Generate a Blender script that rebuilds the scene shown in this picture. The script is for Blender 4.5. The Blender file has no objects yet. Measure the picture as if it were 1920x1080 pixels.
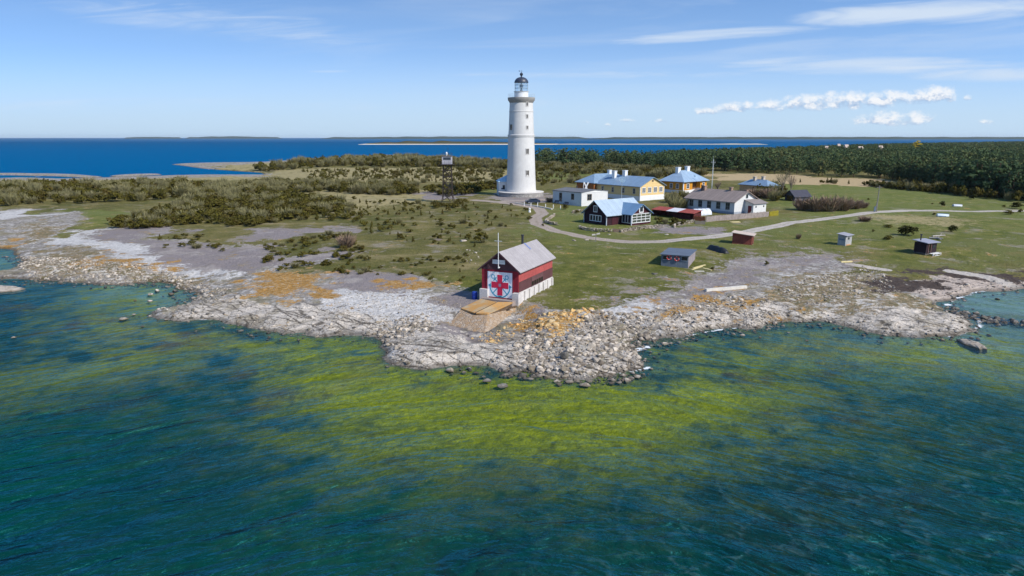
import bpy, math, random
import numpy as np
from mathutils import Vector, Matrix
random.seed(7); RNG = np.random.default_rng(7)
scn = bpy.context.scene
COL = scn.collection

# ------------------------------------------------------------------ camera, world, sun, exposure
H = 21.0; PITCH = math.radians(12.42); F = 1280.0
cam = bpy.data.cameras.new('camera'); cam.sensor_width = 36; cam.lens = 24.0
cam.clip_start = 0.5; cam.clip_end = 80000
camo = bpy.data.objects.new('camera', cam); COL.objects.link(camo)
camo.location = (0, 0, H); camo.rotation_euler = (math.pi/2 - PITCH, 0, 0)
scn.camera = camo
scn.view_settings.view_transform = 'Standard'; scn.view_settings.look = 'None'
scn.view_settings.gamma = 1; scn.view_settings.exposure = 0.5
scn.cycles.max_bounces = 5; scn.cycles.diffuse_bounces = 2; scn.cycles.glossy_bounces = 2
scn.cycles.transparent_max_bounces = 8; scn.cycles.caustics_reflective = False; scn.cycles.caustics_refractive = False

SUN_AZ = (0.79, -0.61); SUN_EL = math.radians(41)
sl = bpy.data.lights.new('sun', 'SUN'); sl.energy = 3.7; sl.angle = math.radians(0.5); sl.color = (1.0, 0.95, 0.88)
so = bpy.data.objects.new('sun', sl); COL.objects.link(so)
d = Vector((SUN_AZ[0]*math.cos(SUN_EL), SUN_AZ[1]*math.cos(SUN_EL), math.sin(SUN_EL)))
so.rotation_mode = 'QUATERNION'; so.rotation_quaternion = d.to_track_quat('Z', 'Y'); so.location = (100, -60, 120)

def c(r, g, b):
    f = lambda v: (v/255/12.92) if v/255 <= .04045 else ((v/255+.055)/1.055)**2.4
    return (f(r), f(g), f(b), 1.0)

class NT:
    """small node builder"""
    def __init__(s, tree): s.t = tree; s.n = tree.nodes; s.l = tree.links
    def new(s, ty, **k):
        n = s.n.new(ty)
        for a, b in k.items(): setattr(n, a, b)
        return n
    def put(s, sock, v):
        if v is None: return
        if isinstance(v, bpy.types.NodeSocket): s.l.new(v, sock)
        else:
            try: sock.default_value = v
            except Exception: sock.default_value = (v, v, v)
    def math(s, op, a, b=None, c_=None, clamp=False):
        n = s.new('ShaderNodeMath', operation=op, use_clamp=clamp)
        s.put(n.inputs[0], a); s.put(n.inputs[1], b)
        if c_ is not None: s.put(n.inputs[2], c_)
        return n.outputs[0]
    def add(s, a, b): return s.math('ADD', a, b)
    def sub(s, a, b): return s.math('SUBTRACT', a, b)
    def mul(s, a, b): return s.math('MULTIPLY', a, b)
    def sat(s, a): return s.math('ADD', a, 0.0, clamp=True)
    def step(s, a, lo, hi):
        n = s.new('ShaderNodeMapRange', interpolation_type='SMOOTHSTEP')
        s.put(n.inputs[0], a); s.put(n.inputs[1], lo); s.put(n.inputs[2], hi)
        return n.outputs[0]
    def mix(s, f, a, b, mode='MIX'):
        n = s.new('ShaderNodeMix', data_type='RGBA', blend_type=mode)
        s.put(n.inputs[0], f); s.put(n.inputs[6], a); s.put(n.inputs[7], b)
        return n.outputs[2]
    def noise(s, vec, scale, detail=3, rough=.55, dist=0, out=0):
        n = s.new('ShaderNodeTexNoise')
        s.put(n.inputs['Vector'], vec); n.inputs['Scale'].default_value = scale
        n.inputs['Detail'].default_value = detail; n.inputs['Roughness'].default_value = rough
        n.inputs['Distortion'].default_value = dist
        return n.outputs[out]
    def voro(s, vec, scale, feature='F1', out='Distance', rand=1):
        n = s.new('ShaderNodeTexVoronoi', feature=feature)
        s.put(n.inputs['Vector'], vec); n.inputs['Scale'].default_value = scale
        n.inputs['Randomness'].default_value = rand
        return n.outputs[out]
    def attr(s, name):
        return s.new('ShaderNodeAttribute', attribute_name=name).outputs['Fac']
    def pos(s): return s.new('ShaderNodeNewGeometry').outputs['Position']
    def sep(s, v):
        n = s.new('ShaderNodeSeparateXYZ'); s.put(n.inputs[0], v); return n.outputs
    def comb(s, x, y, z=0.0):
        n = s.new('ShaderNodeCombineXYZ'); s.put(n.inputs[0], x); s.put(n.inputs[1], y); s.put(n.inputs[2], z); return n.outputs[0]
    def bump(s, h, dist=.1, strength=1, normal=None):
        n = s.new('ShaderNodeBump'); s.put(n.inputs['Height'], h); n.inputs['Distance'].default_value = dist
        n.inputs['Strength'].default_value = strength
        if normal is not None: s.put(n.inputs['Normal'], normal)
        return n.outputs[0]

# world: Nishita sky, thin cirrus and a bank of cumulus, all by direction
def build_world():
    w = bpy.data.worlds.new('World'); scn.world = w; w.use_nodes = True
    k = NT(w.node_tree); k.n.clear()
    out = k.new('ShaderNodeOutputWorld'); bg = k.new('ShaderNodeBackground'); k.l.new(bg.outputs[0], out.inputs[0])
    sky = k.new('ShaderNodeTexSky', sky_type='NISHITA', sun_disc=False)
    sky.sun_elevation = SUN_EL; sky.sun_rotation = math.atan2(SUN_AZ[0], SUN_AZ[1])
    sky.air_density = 1.0; sky.dust_density = 0.25; sky.ozone_density = 1.0; sky.altitude = 0
    tc = k.new('ShaderNodeTexCoord').outputs['Generated']
    x, y, z = k.sep(tc)
    zz = k.add(k.mul(k.math('MAXIMUM', z, 0.0), 1.9), 0.15)
    k.put(sky.inputs[0], k.comb(x, y, zz))
    # a = azimuth-like, e = elevation-like
    yy = k.math('MAXIMUM', k.math('ABSOLUTE', y), .02)
    a = k.math('DIVIDE', x, yy); e = k.math('DIVIDE', z, yy)
    # cirrus, long streaks rising to the right
    e2 = k.add(e, k.mul(a, -.045))
    v1 = k.comb(k.mul(a, 2.2), k.mul(e2, 24), 3.1)
    n1 = k.noise(v1, 1.0, 5, .58, .6)
    v2 = k.comb(k.mul(a, .9), k.mul(e2, 7), 9.4)
    n2 = k.noise(v2, 1.0, 3, .5, .3)
    ci = k.mul(k.step(n1, .44, .74), k.step(n2, .40, .62))
    right = k.step(a, -.25, .55)
    ci = k.mul(ci, k.add(.32, k.mul(right, .62)))
    ci = k.mul(ci, k.step(e, .03, .09))
    # milky veil close to the horizon
    veil = k.add(k.mul(k.step(e, .13, .01), .66), k.mul(k.step(e, .30, .05), .34))
    skyc = k.mix(1.0, sky.outputs[0], (.61, .87, 1.10, 1), 'MULTIPLY')
    skyc = k.mix(veil, skyc, (2.6, 3.45, 4.3, 1))
    band = None
    for (u, v, ru, rv, sl_, w_) in [(1760,22,300,26,-.05,.85),(1330,66,260,13,-.06,.62),(1640,122,330,22,.0,.62),(1860,140,200,18,0,.6),(1150,140,420,10,0,.34),(420,45,420,40,.11,.36),(540,68,190,10,0,.4),(620,134,60,4,0,.35),(470,132,50,3,0,.3),(300,200,700,22,0,.25),(1200,195,500,20,0,.3)]:
        dx0 = (u-960)/F; yq = math.cos(PITCH)+(540-v)/F*math.sin(PITCH); a0 = dx0/yq; e0 = (-math.sin(PITCH)+(540-v)/F*math.cos(PITCH))/yq
        q = k.mul(k.sub(a, a0), F/ru); r = k.mul(k.add(k.sub(e, e0), k.mul(k.sub(a, a0), sl_)), F/rv)
        dd = k.mul(k.math('MAXIMUM', k.math('SUBTRACT', 1.0, k.add(k.mul(q, q), k.mul(r, r))), 0.0), w_)
        band = dd if band is None else k.math('MAXIMUM', band, dd)
    nb = k.noise(k.comb(k.mul(a, 5.5), k.mul(e2, 60), 5.1), 1.0, 7, .62, .8)
    ci = k.math('MAXIMUM', k.mul(ci, .55), k.mul(k.step(k.add(band, k.mul(k.sub(nb, .5), 1.1)), .12, .9), k.step(band, .0, .25)))
    skyc = k.mix(k.mul(ci, .9), skyc, (3.2, 3.7, 4.35, 1))
    # cumulus: blobs given as (azimuth, elevation, half width, half height)
    def ae(u, v):
        dx = (u-960)/F; dy = (540-v)/F
        yq = math.cos(PITCH)+dy*math.sin(PITCH)
        return dx/yq, (-math.sin(PITCH)+dy*math.cos(PITCH))/yq
    blobs = [(1330,209,30,6,.8),(1372,203,36,9,.9),(1395,200,20,9,.8),(1450,200,34,12,1),(1490,195,30,13,1),(1530,193,36,16,1),(1567,190,28,17,1),(1605,190,30,15,1),
             (1645,190,34,14,1),(1682,184,32,15,1),(1722,182,30,14,1),(1758,177,34,15,1),(1780,183,14,9,.9),
             (1640,226,40,10,.9),(1672,222,32,12,.9),(1722,223,28,12,.95),(1690,230,46,7,.8),(1175,227,16,4,.62),(1243,227,11,4,.62),(1852,228,16,4,.6),(1815,184,10,5,.55),(1140,234,7,3.4,.6),(1095,229,9,2.5,.5)]
    wob = k.noise(k.comb(k.mul(a, 62), k.mul(e, 88), 1.7), 1.0, 7, .66)
    wob2 = k.noise(k.comb(k.add(k.mul(a, 62), .35), k.add(k.mul(e, 88), .7), 1.7), 1.0, 7, .66)
    D = None; Hn = None; Hd = None
    for (u, v, ru, rv, s) in blobs:
        a0, e0 = ae(u, v); ra = ru*1.2/F; re = rv*1.3/F
        q = k.mul(k.sub(a, a0), 1/ra); r = k.mul(k.sub(e, e0), 1/re)
        # flat base: below the middle the blob ends sooner
        r2 = k.math('MAXIMUM', r, k.mul(r, -1.35))
        dd = k.mul(k.math('SUBTRACT', 1.0, k.add(k.mul(q, q), k.mul(r2, r2))), s)
        D = dd if D is None else k.math('MAXIMUM', D, dd)
        dp = k.math('POWER', k.math('MAXIMUM', k.add(dd, .35), 0.0), 2.0); hr = k.mul(dp, r)
        Hn = hr if Hn is None else k.add(Hn, hr); Hd = dp if Hd is None else k.add(Hd, dp)
    Hh = k.math('DIVIDE', Hn, k.math('MAXIMUM', Hd, .01))
    dens = k.add(D, k.mul(k.sub(wob, .52), 3.0))
    cu = k.step(dens, -.05, 1.15)
    lit = k.step(k.add(k.mul(k.sub(wob, wob2), 1.5), k.mul(Hh, .55)), -.34, .16)
    cuc = k.mix(lit, (1.75, 2.35, 3.4, 1), (4.5, 4.55, 4.65, 1))
    skyc = k.mix(k.mul(cu, .93), skyc, cuc)
    k.put(bg.inputs[0], skyc); bg.inputs[1].default_value = 0.15
build_world()

# ------------------------------------------------------------------ terrain
def ray_z(u, v, z):
    dx = (u-960)/F; dy = (540-v)/F
    y = math.cos(PITCH)+dy*math.sin(PITCH); zz = -math.sin(PITCH)+dy*math.cos(PITCH)
    t = (H-z)/max(-zz, 1e-4)
    return dx*t, y*t

def P0(pts): return np.array([ray_z(u, v, 0.0) for u, v in pts])
def PZ(pts, z): return np.array([ray_z(u, v, z) for u, v in pts])

def seg_d2(x, y, A, B):
    vx, vy = B[0]-A[0], B[1]-A[1]; L = vx*vx+vy*vy+1e-12
    t = np.clip(((x-A[0])*vx+(y-A[1])*vy)/L, 0, 1)
    ex = x-A[0]-t*vx; ey = y-A[1]-t*vy
    return ex*ex+ey*ey
def inside(x, y, P):
    r = np.zeros(np.shape(x), bool); n = len(P)
    for i in range(n):
        x1, y1 = P[i]; x2, y2 = P[(i+1) % n]
        if y1 == y2: continue
        cnd = ((y1 > y) != (y2 > y))
        xi = (x2-x1)*(y-y1)/(y2-y1)+x1
        r ^= cnd & (x < xi)
    return r
def sdist(x, y, P):
    d2 = np.full(np.shape(x), 1e18); n = len(P)
    for i in range(n): d2 = np.minimum(d2, seg_d2(x, y, P[i], P[(i+1) % n]))
    dd = np.sqrt(d2); return np.where(inside(x, y, P), dd, -dd)
def hash2(ix, iy, s):
    h = (ix.astype(np.int64)*374761393 + iy.astype(np.int64)*668265263 + s*1442695041) & 0xffffffff
    h = ((h ^ (h >> 13))*1274126177) & 0xffffffff
    return ((h ^ (h >> 16)) & 0xffff)/65535.0
def vnoise(x, y, sc, s=0):
    x = np.asarray(x, float)*sc; y = np.asarray(y, float)*sc
    ix = np.floor(x); iy = np.floor(y); fx = x-ix; fy = y-iy
    fx = fx*fx*(3-2*fx); fy = fy*fy*(3-2*fy)
    a = hash2(ix, iy, s); b = hash2(ix+1, iy, s); c_ = hash2(ix, iy+1, s); e = hash2(ix+1, iy+1, s)
    return (a*(1-fx)+b*fx)*(1-fy)+(c_*(1-fx)+e*fx)*fy
def fbm(x, y, sc, s=0, o=3):
    r = 0; am = .5; tot = 0
    for i in range(o):
        r = r+am*vnoise(x, y, sc*2**i, s+i*17); tot += am; am *= .5
    return r/tot

COAST = P0([(-420,520),(-60,522),(0,524),(50,524),(100,529),(180,534),(230,534),(300,529),(330,531),(345,541),(366,546),(355,560),(350,572),(320,580),(290,585),
  (300,593),(340,600),(400,601),(440,609),(470,622),(500,627),(560,623),(600,631),(640,628),(690,633),(722,630),(738,636),(733,660),(745,675),(780,684),(830,687),(870,684),(900,686),(935,693),(970,689),
  (1010,692),(1050,703),(1090,708),(1150,704),(1185,699),(1215,692),(1208,676),(1195,657),(1192,641),(1225,641),(1280,631),(1330,621),(1400,613),(1440,607),(1480,602),
  (1540,606),(1590,612),(1620,622),(1670,630),(1750,635),(1790,629),(1838,612),(1834,601),(1800,592),(1775,583),(1770,572),(1790,558),(1830,546),(1870,543),(1920,541),(2000,545),(2500,560),
  (2900,330),(2400,267),(1920,270.8),(1700,276.5),(1560,282.4),(1440,289.3),(1300,297.5),(1150,306),(1000,309.5),(950,306),(870,300),(800,293.5),(720,291),(650,296),(580,298.5),(530,302.5),(470,306),(390,307),(322,308.5),
  (345,311),(380,316),(430,320),(490,324),(500,329),(400,329),(310,331),(260,333),(200,335),(130,336.5),(60,334.5),(0,336),(-420,340)])
BARS = [P0([(-200,325),(0,325.5),(100,326.5),(150,328),(195,332),(170,334),(100,330.5),(0,328.5),(-200,328)]),
        P0([(205,330),(250,327.5),(300,326.5),(303,328),(255,330.5),(215,332)])]
LAGOON = P0([(-200,464),(0,466),(22,470),(40,484),(48,494),(30,503),(0,509),(-200,512)])

DIG = PZ([(838,600),(868,588),(915,594),(966,580),(1000,590),(1010,625),(940,640),(870,640)], .8)
def coast_d(x, y):
    dd = sdist(x, y, COAST)
    dd = np.minimum(dd, -sdist(x, y, LAGOON))
    for B in BARS: dd = np.maximum(dd, np.minimum(sdist(x, y, B), 4))
    return dd
def hgt_d(x, y, dd):
    x = np.asarray(x, float); y = np.asarray(y, float)
    near = np.clip(1-(y-60)/140, 0, 1)
    jag = (fbm(x, y, .22, 5)-.5)*5*near
    e = dd+jag*np.clip(1-np.abs(dd)/8, 0, 1)
    ep = np.maximum(e, 0)
    land = .18*np.clip(ep/.8, 0, 1)+.55*(1-np.exp(-ep/5))+1.35*(1-np.exp(-ep/24))+.9*np.clip((ep-15)/120, 0, 1)+.0007*np.clip(y-230, 0, 1500)*np.clip(ep/200, 0, 1)
    # bare rock steps on the first metres
    land = land-np.minimum(1.15, land*.72)*np.clip(.5+sdist(x, y, DIG)/2.5, 0, 1)
    led = np.clip(ep/2, 0, 1)*np.clip(1-ep/26, 0, 1)*near
    land = land+led*(.8*np.round(4*fbm(x, y, .17, 41))/4-.35+.34*(fbm(x, y, .7, 61)-.5)+.22*(fbm(x, y*1.6, 1.7, 63)-.5))
    land = land+np.clip(ep/20, 0, 1)*(fbm(x, y, .05, 9)-.5)*.7+np.clip(ep/6, 0, 1)*(fbm(x, y, .35, 19)-.5)*.16
    en = np.minimum(e, 0)
    sea = .055*en+.0*x-.10*np.clip(-en/1.5, 0, 1)+(fbm(x, y, .15, 77)-.5)*.5*np.clip(-en/6, 0, 1)
    return np.where(e > 0, np.maximum(land, .05), np.maximum(sea, -7))
def hgt(x, y):
    x = np.atleast_1d(np.asarray(x, float)); y = np.atleast_1d(np.asarray(y, float))
    return hgt_d(x, y, coast_d(x, y))
def h1(x, y): return float(hgt([x], [y])[0])
def G(u, v):
    z = 2.0
    for _ in range(14):
        x, y = ray_z(u, v, z); z = .5*z+.5*max(h1(x, y), 0)
    x, y = ray_z(u, v, z)
    return x, y, z
def project(x, y, z):
    dep = y*math.cos(PITCH)+(H-z)*math.sin(PITCH)
    up = y*math.sin(PITCH)+(z-H)*math.cos(PITCH)
    return 960+F*x/dep, 540-F*up/dep, dep

# ground zones: outlines lying on the ground
def PG(pts, z=2.2): return PZ(pts, z)
ZONES = {
 'veg': [(PG([(-300,392),(0,394),(60,391),(125,396),(150,409),(95,424),(130,432),(190,420),(250,413),(330,412),(350,424),(290,432),(350,444),(420,452),(500,462),(640,478),(560,490),(500,512),(470,522),(520,524),(620,507),
            (700,502),(790,520),(860,536),(905,548),(975,566),(1000,573),(1045,580),(1130,563),(1185,549),(1235,528),(1300,508),(1400,490),(1480,474),(1560,468),(1590,480),(1540,497),(1640,498),(1590,516),(1700,517),(1790,508),(1850,500),(1950,505),(2500,520),
            (2900,330),(2400,262.4),(1920,262.4),(1700,264),(1580,268),(1440,273),(1300,278),(1150,281),(1000,284),(870,287),(800,290),(720,293),(650,298),(580,301),(530,304),(470,307.5),(395,308.6),(440,319),(520,326),(500,332),(400,333),(310,335),(200,338),(0,339.5),(-300,343)]), .8)],
 'lush': [(PG([(1010,400),(1120,380),(1290,410),(1420,420),(1500,390),(1700,360),(2000,375),(2200,420),(2200,500),(1800,490),(1700,500),(1600,470),(1480,470),(1300,500),(1180,545),(1050,575),(985,560),(1010,470),(960,430)]), 3),
          (PG([(1400,350),(1560,344),(1700,357),(1800,366),(2100,378),(2100,396),(1700,396),(1560,398),(1440,392),(1440,365)]), 3),
          (PG([(60,394),(220,391),(240,400),(180,420),(110,430),(150,412)]), 2), (PG([(700,520),(860,505),(910,510),(905,545),(850,540)]), 2),
          (PG([(850,355),(960,352),(930,368),(880,368)]), 2), (PG([(1010,322),(1100,326),(1090,338),(1010,340)]), 4)],
 'dry': [(PG([(470,318),(640,314),(830,316),(960,322),(960,345),(640,346),(470,342)]), 3), (PG([(-200,336),(0,338),(200,338),(480,330),(480,340),(200,346),(-200,346)]), 2),
         (PG([(600,360),(800,360),(850,372),(760,385),(640,395)]), 3), (PG([(1640,408),(1800,412),(1770,424),(1650,420)]), 3), (PG([(395,309),(470,307),(530,303.5),(520,312),(520,326),(440,319)], .8), 1.5),
         (PG([(150,360),(380,360),(380,367),(160,372)]), 2)],
 'field': [(PG([(1310,326),(1440,325),(1560,332),(1660,336),(1720,346),(1640,350),(1500,345),(1440,340),(1340,338)], 3), 1.0), (PG([(1768,352),(1790,345),(1800,358),(1790,366),(1768,364)]), 1)],
 'gravel': [(PG([(195,421),(250,413),(330,411),(362,418),(352,426),(285,430),(280,440),(360,446),(420,458),(560,466),(560,480),(480,498),(330,482),(230,450)]), 1.0),
            (PG([(470,430),(540,424),(640,429),(650,438),(560,442),(470,448)]), 1), (PG([(330,460),(470,452),(560,465),(690,468),(700,474),(640,482),(540,486),(420,490)]), 1),
            (PG([(620,505),(700,500),(760,512),(790,530),(740,540),(640,532)]), 1), (PG([(780,545),(850,535),(905,548),(890,566),(840,565)]), 1),
            (PG([(1290,510),(1400,490),(1480,474),(1570,468),(1585,478),(1500,492),(1420,516),(1330,540),(1240,530)]), 2.6), (PG([(1180,548),(1240,528),(1300,510),(1380,540),(1280,560)]), 4),
            (PG([(790,366),(845,360),(890,365),(880,372),(840,376),(795,374)]), .8), (PG([(925,365),(1060,370),(1040,382),(960,384),(900,376)]), 1.2)
            ,(PG([(1018,588),(960,580),(975,610),(1030,634)], 1), 1), (PG([(815,600),(850,596),(905,622),(890,640),(830,620)], .8), .8),(PG([(1190,422),(1270,425),(1390,432),(1380,440),(1260,437)]), 1)],  # second outline: shadow left of the slipway, painted with the gravel colour
 'orange': [(PG([(436,532),(470,518),(560,506),(620,514),(600,534),(560,558),(500,556),(450,545)], 1.5), 1.5), (PG([(603,548),(630,542),(646,550),(635,560),(610,561)], 1.2), .8),
            (PG([(200,486),(240,482),(246,500),(205,502)], 1.5), .8), (PG([(250,492),(290,489),(296,500),(252,503)], 1.4), .8), (PG([(304,490),(340,485),(346,498),(308,502)], 1.4), .8),
            (PG([(140,488),(182,472),(182,482),(165,500),(135,498)], 1.3), .8), (PG([(690,520),(780,524),(820,532),(760,540),(700,532)], 1.8), .8), (PG([(950,582),(1010,590),(1110,582),(1105,600),(1060,632),(1030,640),(1000,612),(960,600)], 1.2), 1),
            (PG([(1220,566),(1290,570),(1300,580),(1240,582)], 1.2), 2.2), (PG([(1315,548),(1400,552),(1420,562),(1330,562)], 1.3), 2.2), (PG([(-100,448),(0,445),(12,452),(0,460),(-100,462)], 1.3), .8)],
 'moss': [(PG([(1440,535),(1520,515),(1590,505),(1660,516),(1690,545),(1760,560),(1740,578),(1640,572),(1500,570),(1430,556)], 1.2), 1.6), (PG([(60,470),(130,470),(200,490),(330,505),(420,530),(340,528),(180,524),(60,505)], 1.0), 1.6), (PG([(1330,555),(1420,545),(1440,560),(1340,570)], 1.2), 1.5), (PG([(100,438),(60,450),(20,440),(60,425)], 1.4), 1.2)],
 'dark': [(PG([(1600,525),(1650,512),(1700,514),(1690,525),(1790,520),(1795,535),(1730,545),(1650,545)], 1.2), 1), (PG([(1690,505),(1800,500),(1930,505),(1930,513),(1760,512)], 1.4), .8)],
 'palebed': [(P0([(1770,575),(1780,560),(1830,547),(2000,545),(2000,600),(1860,598)]), 1.0), (P0([(1640,640),(1850,600),(2000,600),(2000,720),(1800,690)]), 4), (P0([(170,530),(350,532),(350,570),(280,590),(150,570)]), 1.5), (P0([(-100,464),(0,466),(40,485),(30,503),(-100,509)]), 1)],
 'sand': [(PG([(1690,548),(1720,530),(1800,512),(1930,514),(2300,520),(2300,560),(1920,542),(1830,547),(1780,562)], .8), 1.2)],
 'shingle': [(PG([(90,438),(160,432),(230,446),(260,465),(330,480),(480,495),(560,487),(430,520),(360,512),(300,498),(200,480),(140,470)], 1.2), 1.5),
             (PG([(620,545),(680,538),(770,545),(860,562),(870,572),(820,600),(700,600),(600,585)], 1.2), 1.5), (PG([(1080,578),(1180,556),(1270,558),(1200,600),(1080,590)], 1.2), 1.2),
             (PG([(0,400),(110,402),(90,412),(0,415)], 1.2), 1),(PG([(1440,525),(1560,500),(1610,492),(1560,508),(1480,535)], 1.4), 1)],
 'ledge': [(PG([(300,592),(380,570),(430,560),(640,590),(740,600),(740,630),(500,627)], .5), 1), (PG([(740,640),(830,605),(1000,620),(1000,690),(750,680)], .5), 1), (PG([(1230,600),(1330,575),(1440,562),(1500,572),(1500,605),(1440,608),(1330,620)], .5), 1), (PG([(1490,575),(1640,575),(1780,585),(1840,605),(1780,632),(1620,620),(1490,600)], .5), 1)],
}
ROADS = [([(2400,395),(1930,392.5),(1830,395),(1700,395),(1640,398),(1560,407),(1480,415),(1400,431),(1330,440),(1240,448),(1180,448),(1100,441),(1040,431),(1008,420),(1003,408),(1017,400),(1010,392),(975,386),(930,381),(890,377)], 1.55),
         ([(930,381),(975,379),(1020,376)], 1.4), ([(1790,490),(1830,494),(1860,498),(1900,506)], 1.0), ([(1600,482),(1660,488)], .8)]
ALGAE = [(P0([(560,640),(740,655),(840,692),(1000,705),(1200,715),(1480,705),(1560,745),(1420,800),(1300,870),(1050,885),(800,880),(650,850),(560,760),(520,700)]), 4, 1.0),
         (P0([(-50,695),(200,652),(290,648),(285,690),(150,720),(-50,770)]), 3, .95), (P0([(300,606),(480,632),(620,640),(700,690),(480,652),(320,628)]), 3, .9),
         (P0([(1300,650),(1560,630),(1920,640),(1990,720),(1700,705),(1500,700),(1320,700)]), 4, .75), (P0([(1480,770),(1800,765),(1700,800),(1560,840)]), 3, .8), (P0([(100,560),(300,548),(300,590),(150,600)]), 4, .6),
         (P0([(1560,720),(1680,722),(1700,742),(1580,745)]), 2, .8), (P0([(1250,700),(1700,700),(1900,740),(1750,850),(1400,880),(1200,860)]), 5, .5), (P0([(0,560),(280,560),(560,640),(640,780),(400,720),(0,740)]), 5, .42)]

def zone_mask(x, y, polys, warp=False):
    m = np.zeros(x.shape)
    if warp:
        A = np.clip(y/90, .5, 6)
        x, y = x+A*(7*(fbm(x, y, .09, 31)-.5)+3*(fbm(x, y, .4, 37)-.5)), y+A*(11*(fbm(x, y, .08, 33)-.5)+4*(fbm(x, y, .4, 39)-.5))
    for P, fe in polys:
        mn = P.min(0)-fe*3; mx = P.max(0)+fe*3
        s = (x > mn[0]) & (x < mx[0]) & (y > mn[1]) & (y < mx[1])
        if not s.any(): continue
        sd = sdist(x[s], y[s], P)
        m[s] = np.maximum(m[s], np.clip(.5+sd/(2*fe), 0, 1))
    return m

def grid_mesh(name, X, Y, Z, attrs, mat, kind='structure', smooth=True):
    r, q = X.shape
    me = bpy.data.meshes.new(name)
    co = np.stack([X, Y, Z], -1).reshape(-1, 3).astype(np.float32)
    i = np.arange(r*q).reshape(r, q)
    f = np.stack([i[:-1, :-1], i[:-1, 1:], i[1:, 1:], i[1:, :-1]], -1).reshape(-1, 4)
    raw_mesh(me, co, f, smooth)
    for k_, v_ in attrs.items():
        at = me.attributes.new(k_, 'FLOAT', 'POINT'); at.data.foreach_set('value', v_.astype(np.float32).ravel())
    me.materials.append(mat)
    o = bpy.data.objects.new(name, me); COL.objects.link(o); o['kind'] = kind
    return o
def raw_mesh(me, co, f, smooth=False):
    co = np.asarray(co, np.float32); f = np.asarray(f, np.int32); n = f.shape[1]
    me.vertices.add(len(co)); me.vertices.foreach_set('co', co.ravel())
    me.loops.add(f.size); me.loops.foreach_set('vertex_index', f.ravel())
    me.polygons.add(len(f)); me.polygons.foreach_set('loop_start', np.arange(0, f.size, n, dtype=np.int32))
    try: me.polygons.foreach_set('loop_total', np.full(len(f), n, np.int32))
    except Exception: pass
    me.update(calc_edges=True)
    me.polygons.foreach_set('use_smooth', np.full(len(f), smooth, bool))
    return me

def mat_new(name):
    m = bpy.data.materials.new(name); m.use_nodes = True
    k = NT(m.node_tree); k.n.clear()
    out = k.new('ShaderNodeOutputMaterial')
    return m, k, out
def principled(k, out, col, rough=.8, normal=None, spec=.3, metal=0):
    b = k.new('ShaderNodeBsdfPrincipled'); k.put(b.inputs['Base Color'], col); k.put(b.inputs['Roughness'], rough)
    b.inputs['Specular IOR Level'].default_value = spec; k.put(b.inputs['Metallic'], metal)
    if normal is not None: k.put(b.inputs['Normal'], normal)
    k.l.new(b.outputs[0], out.inputs[0]); return b

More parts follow.
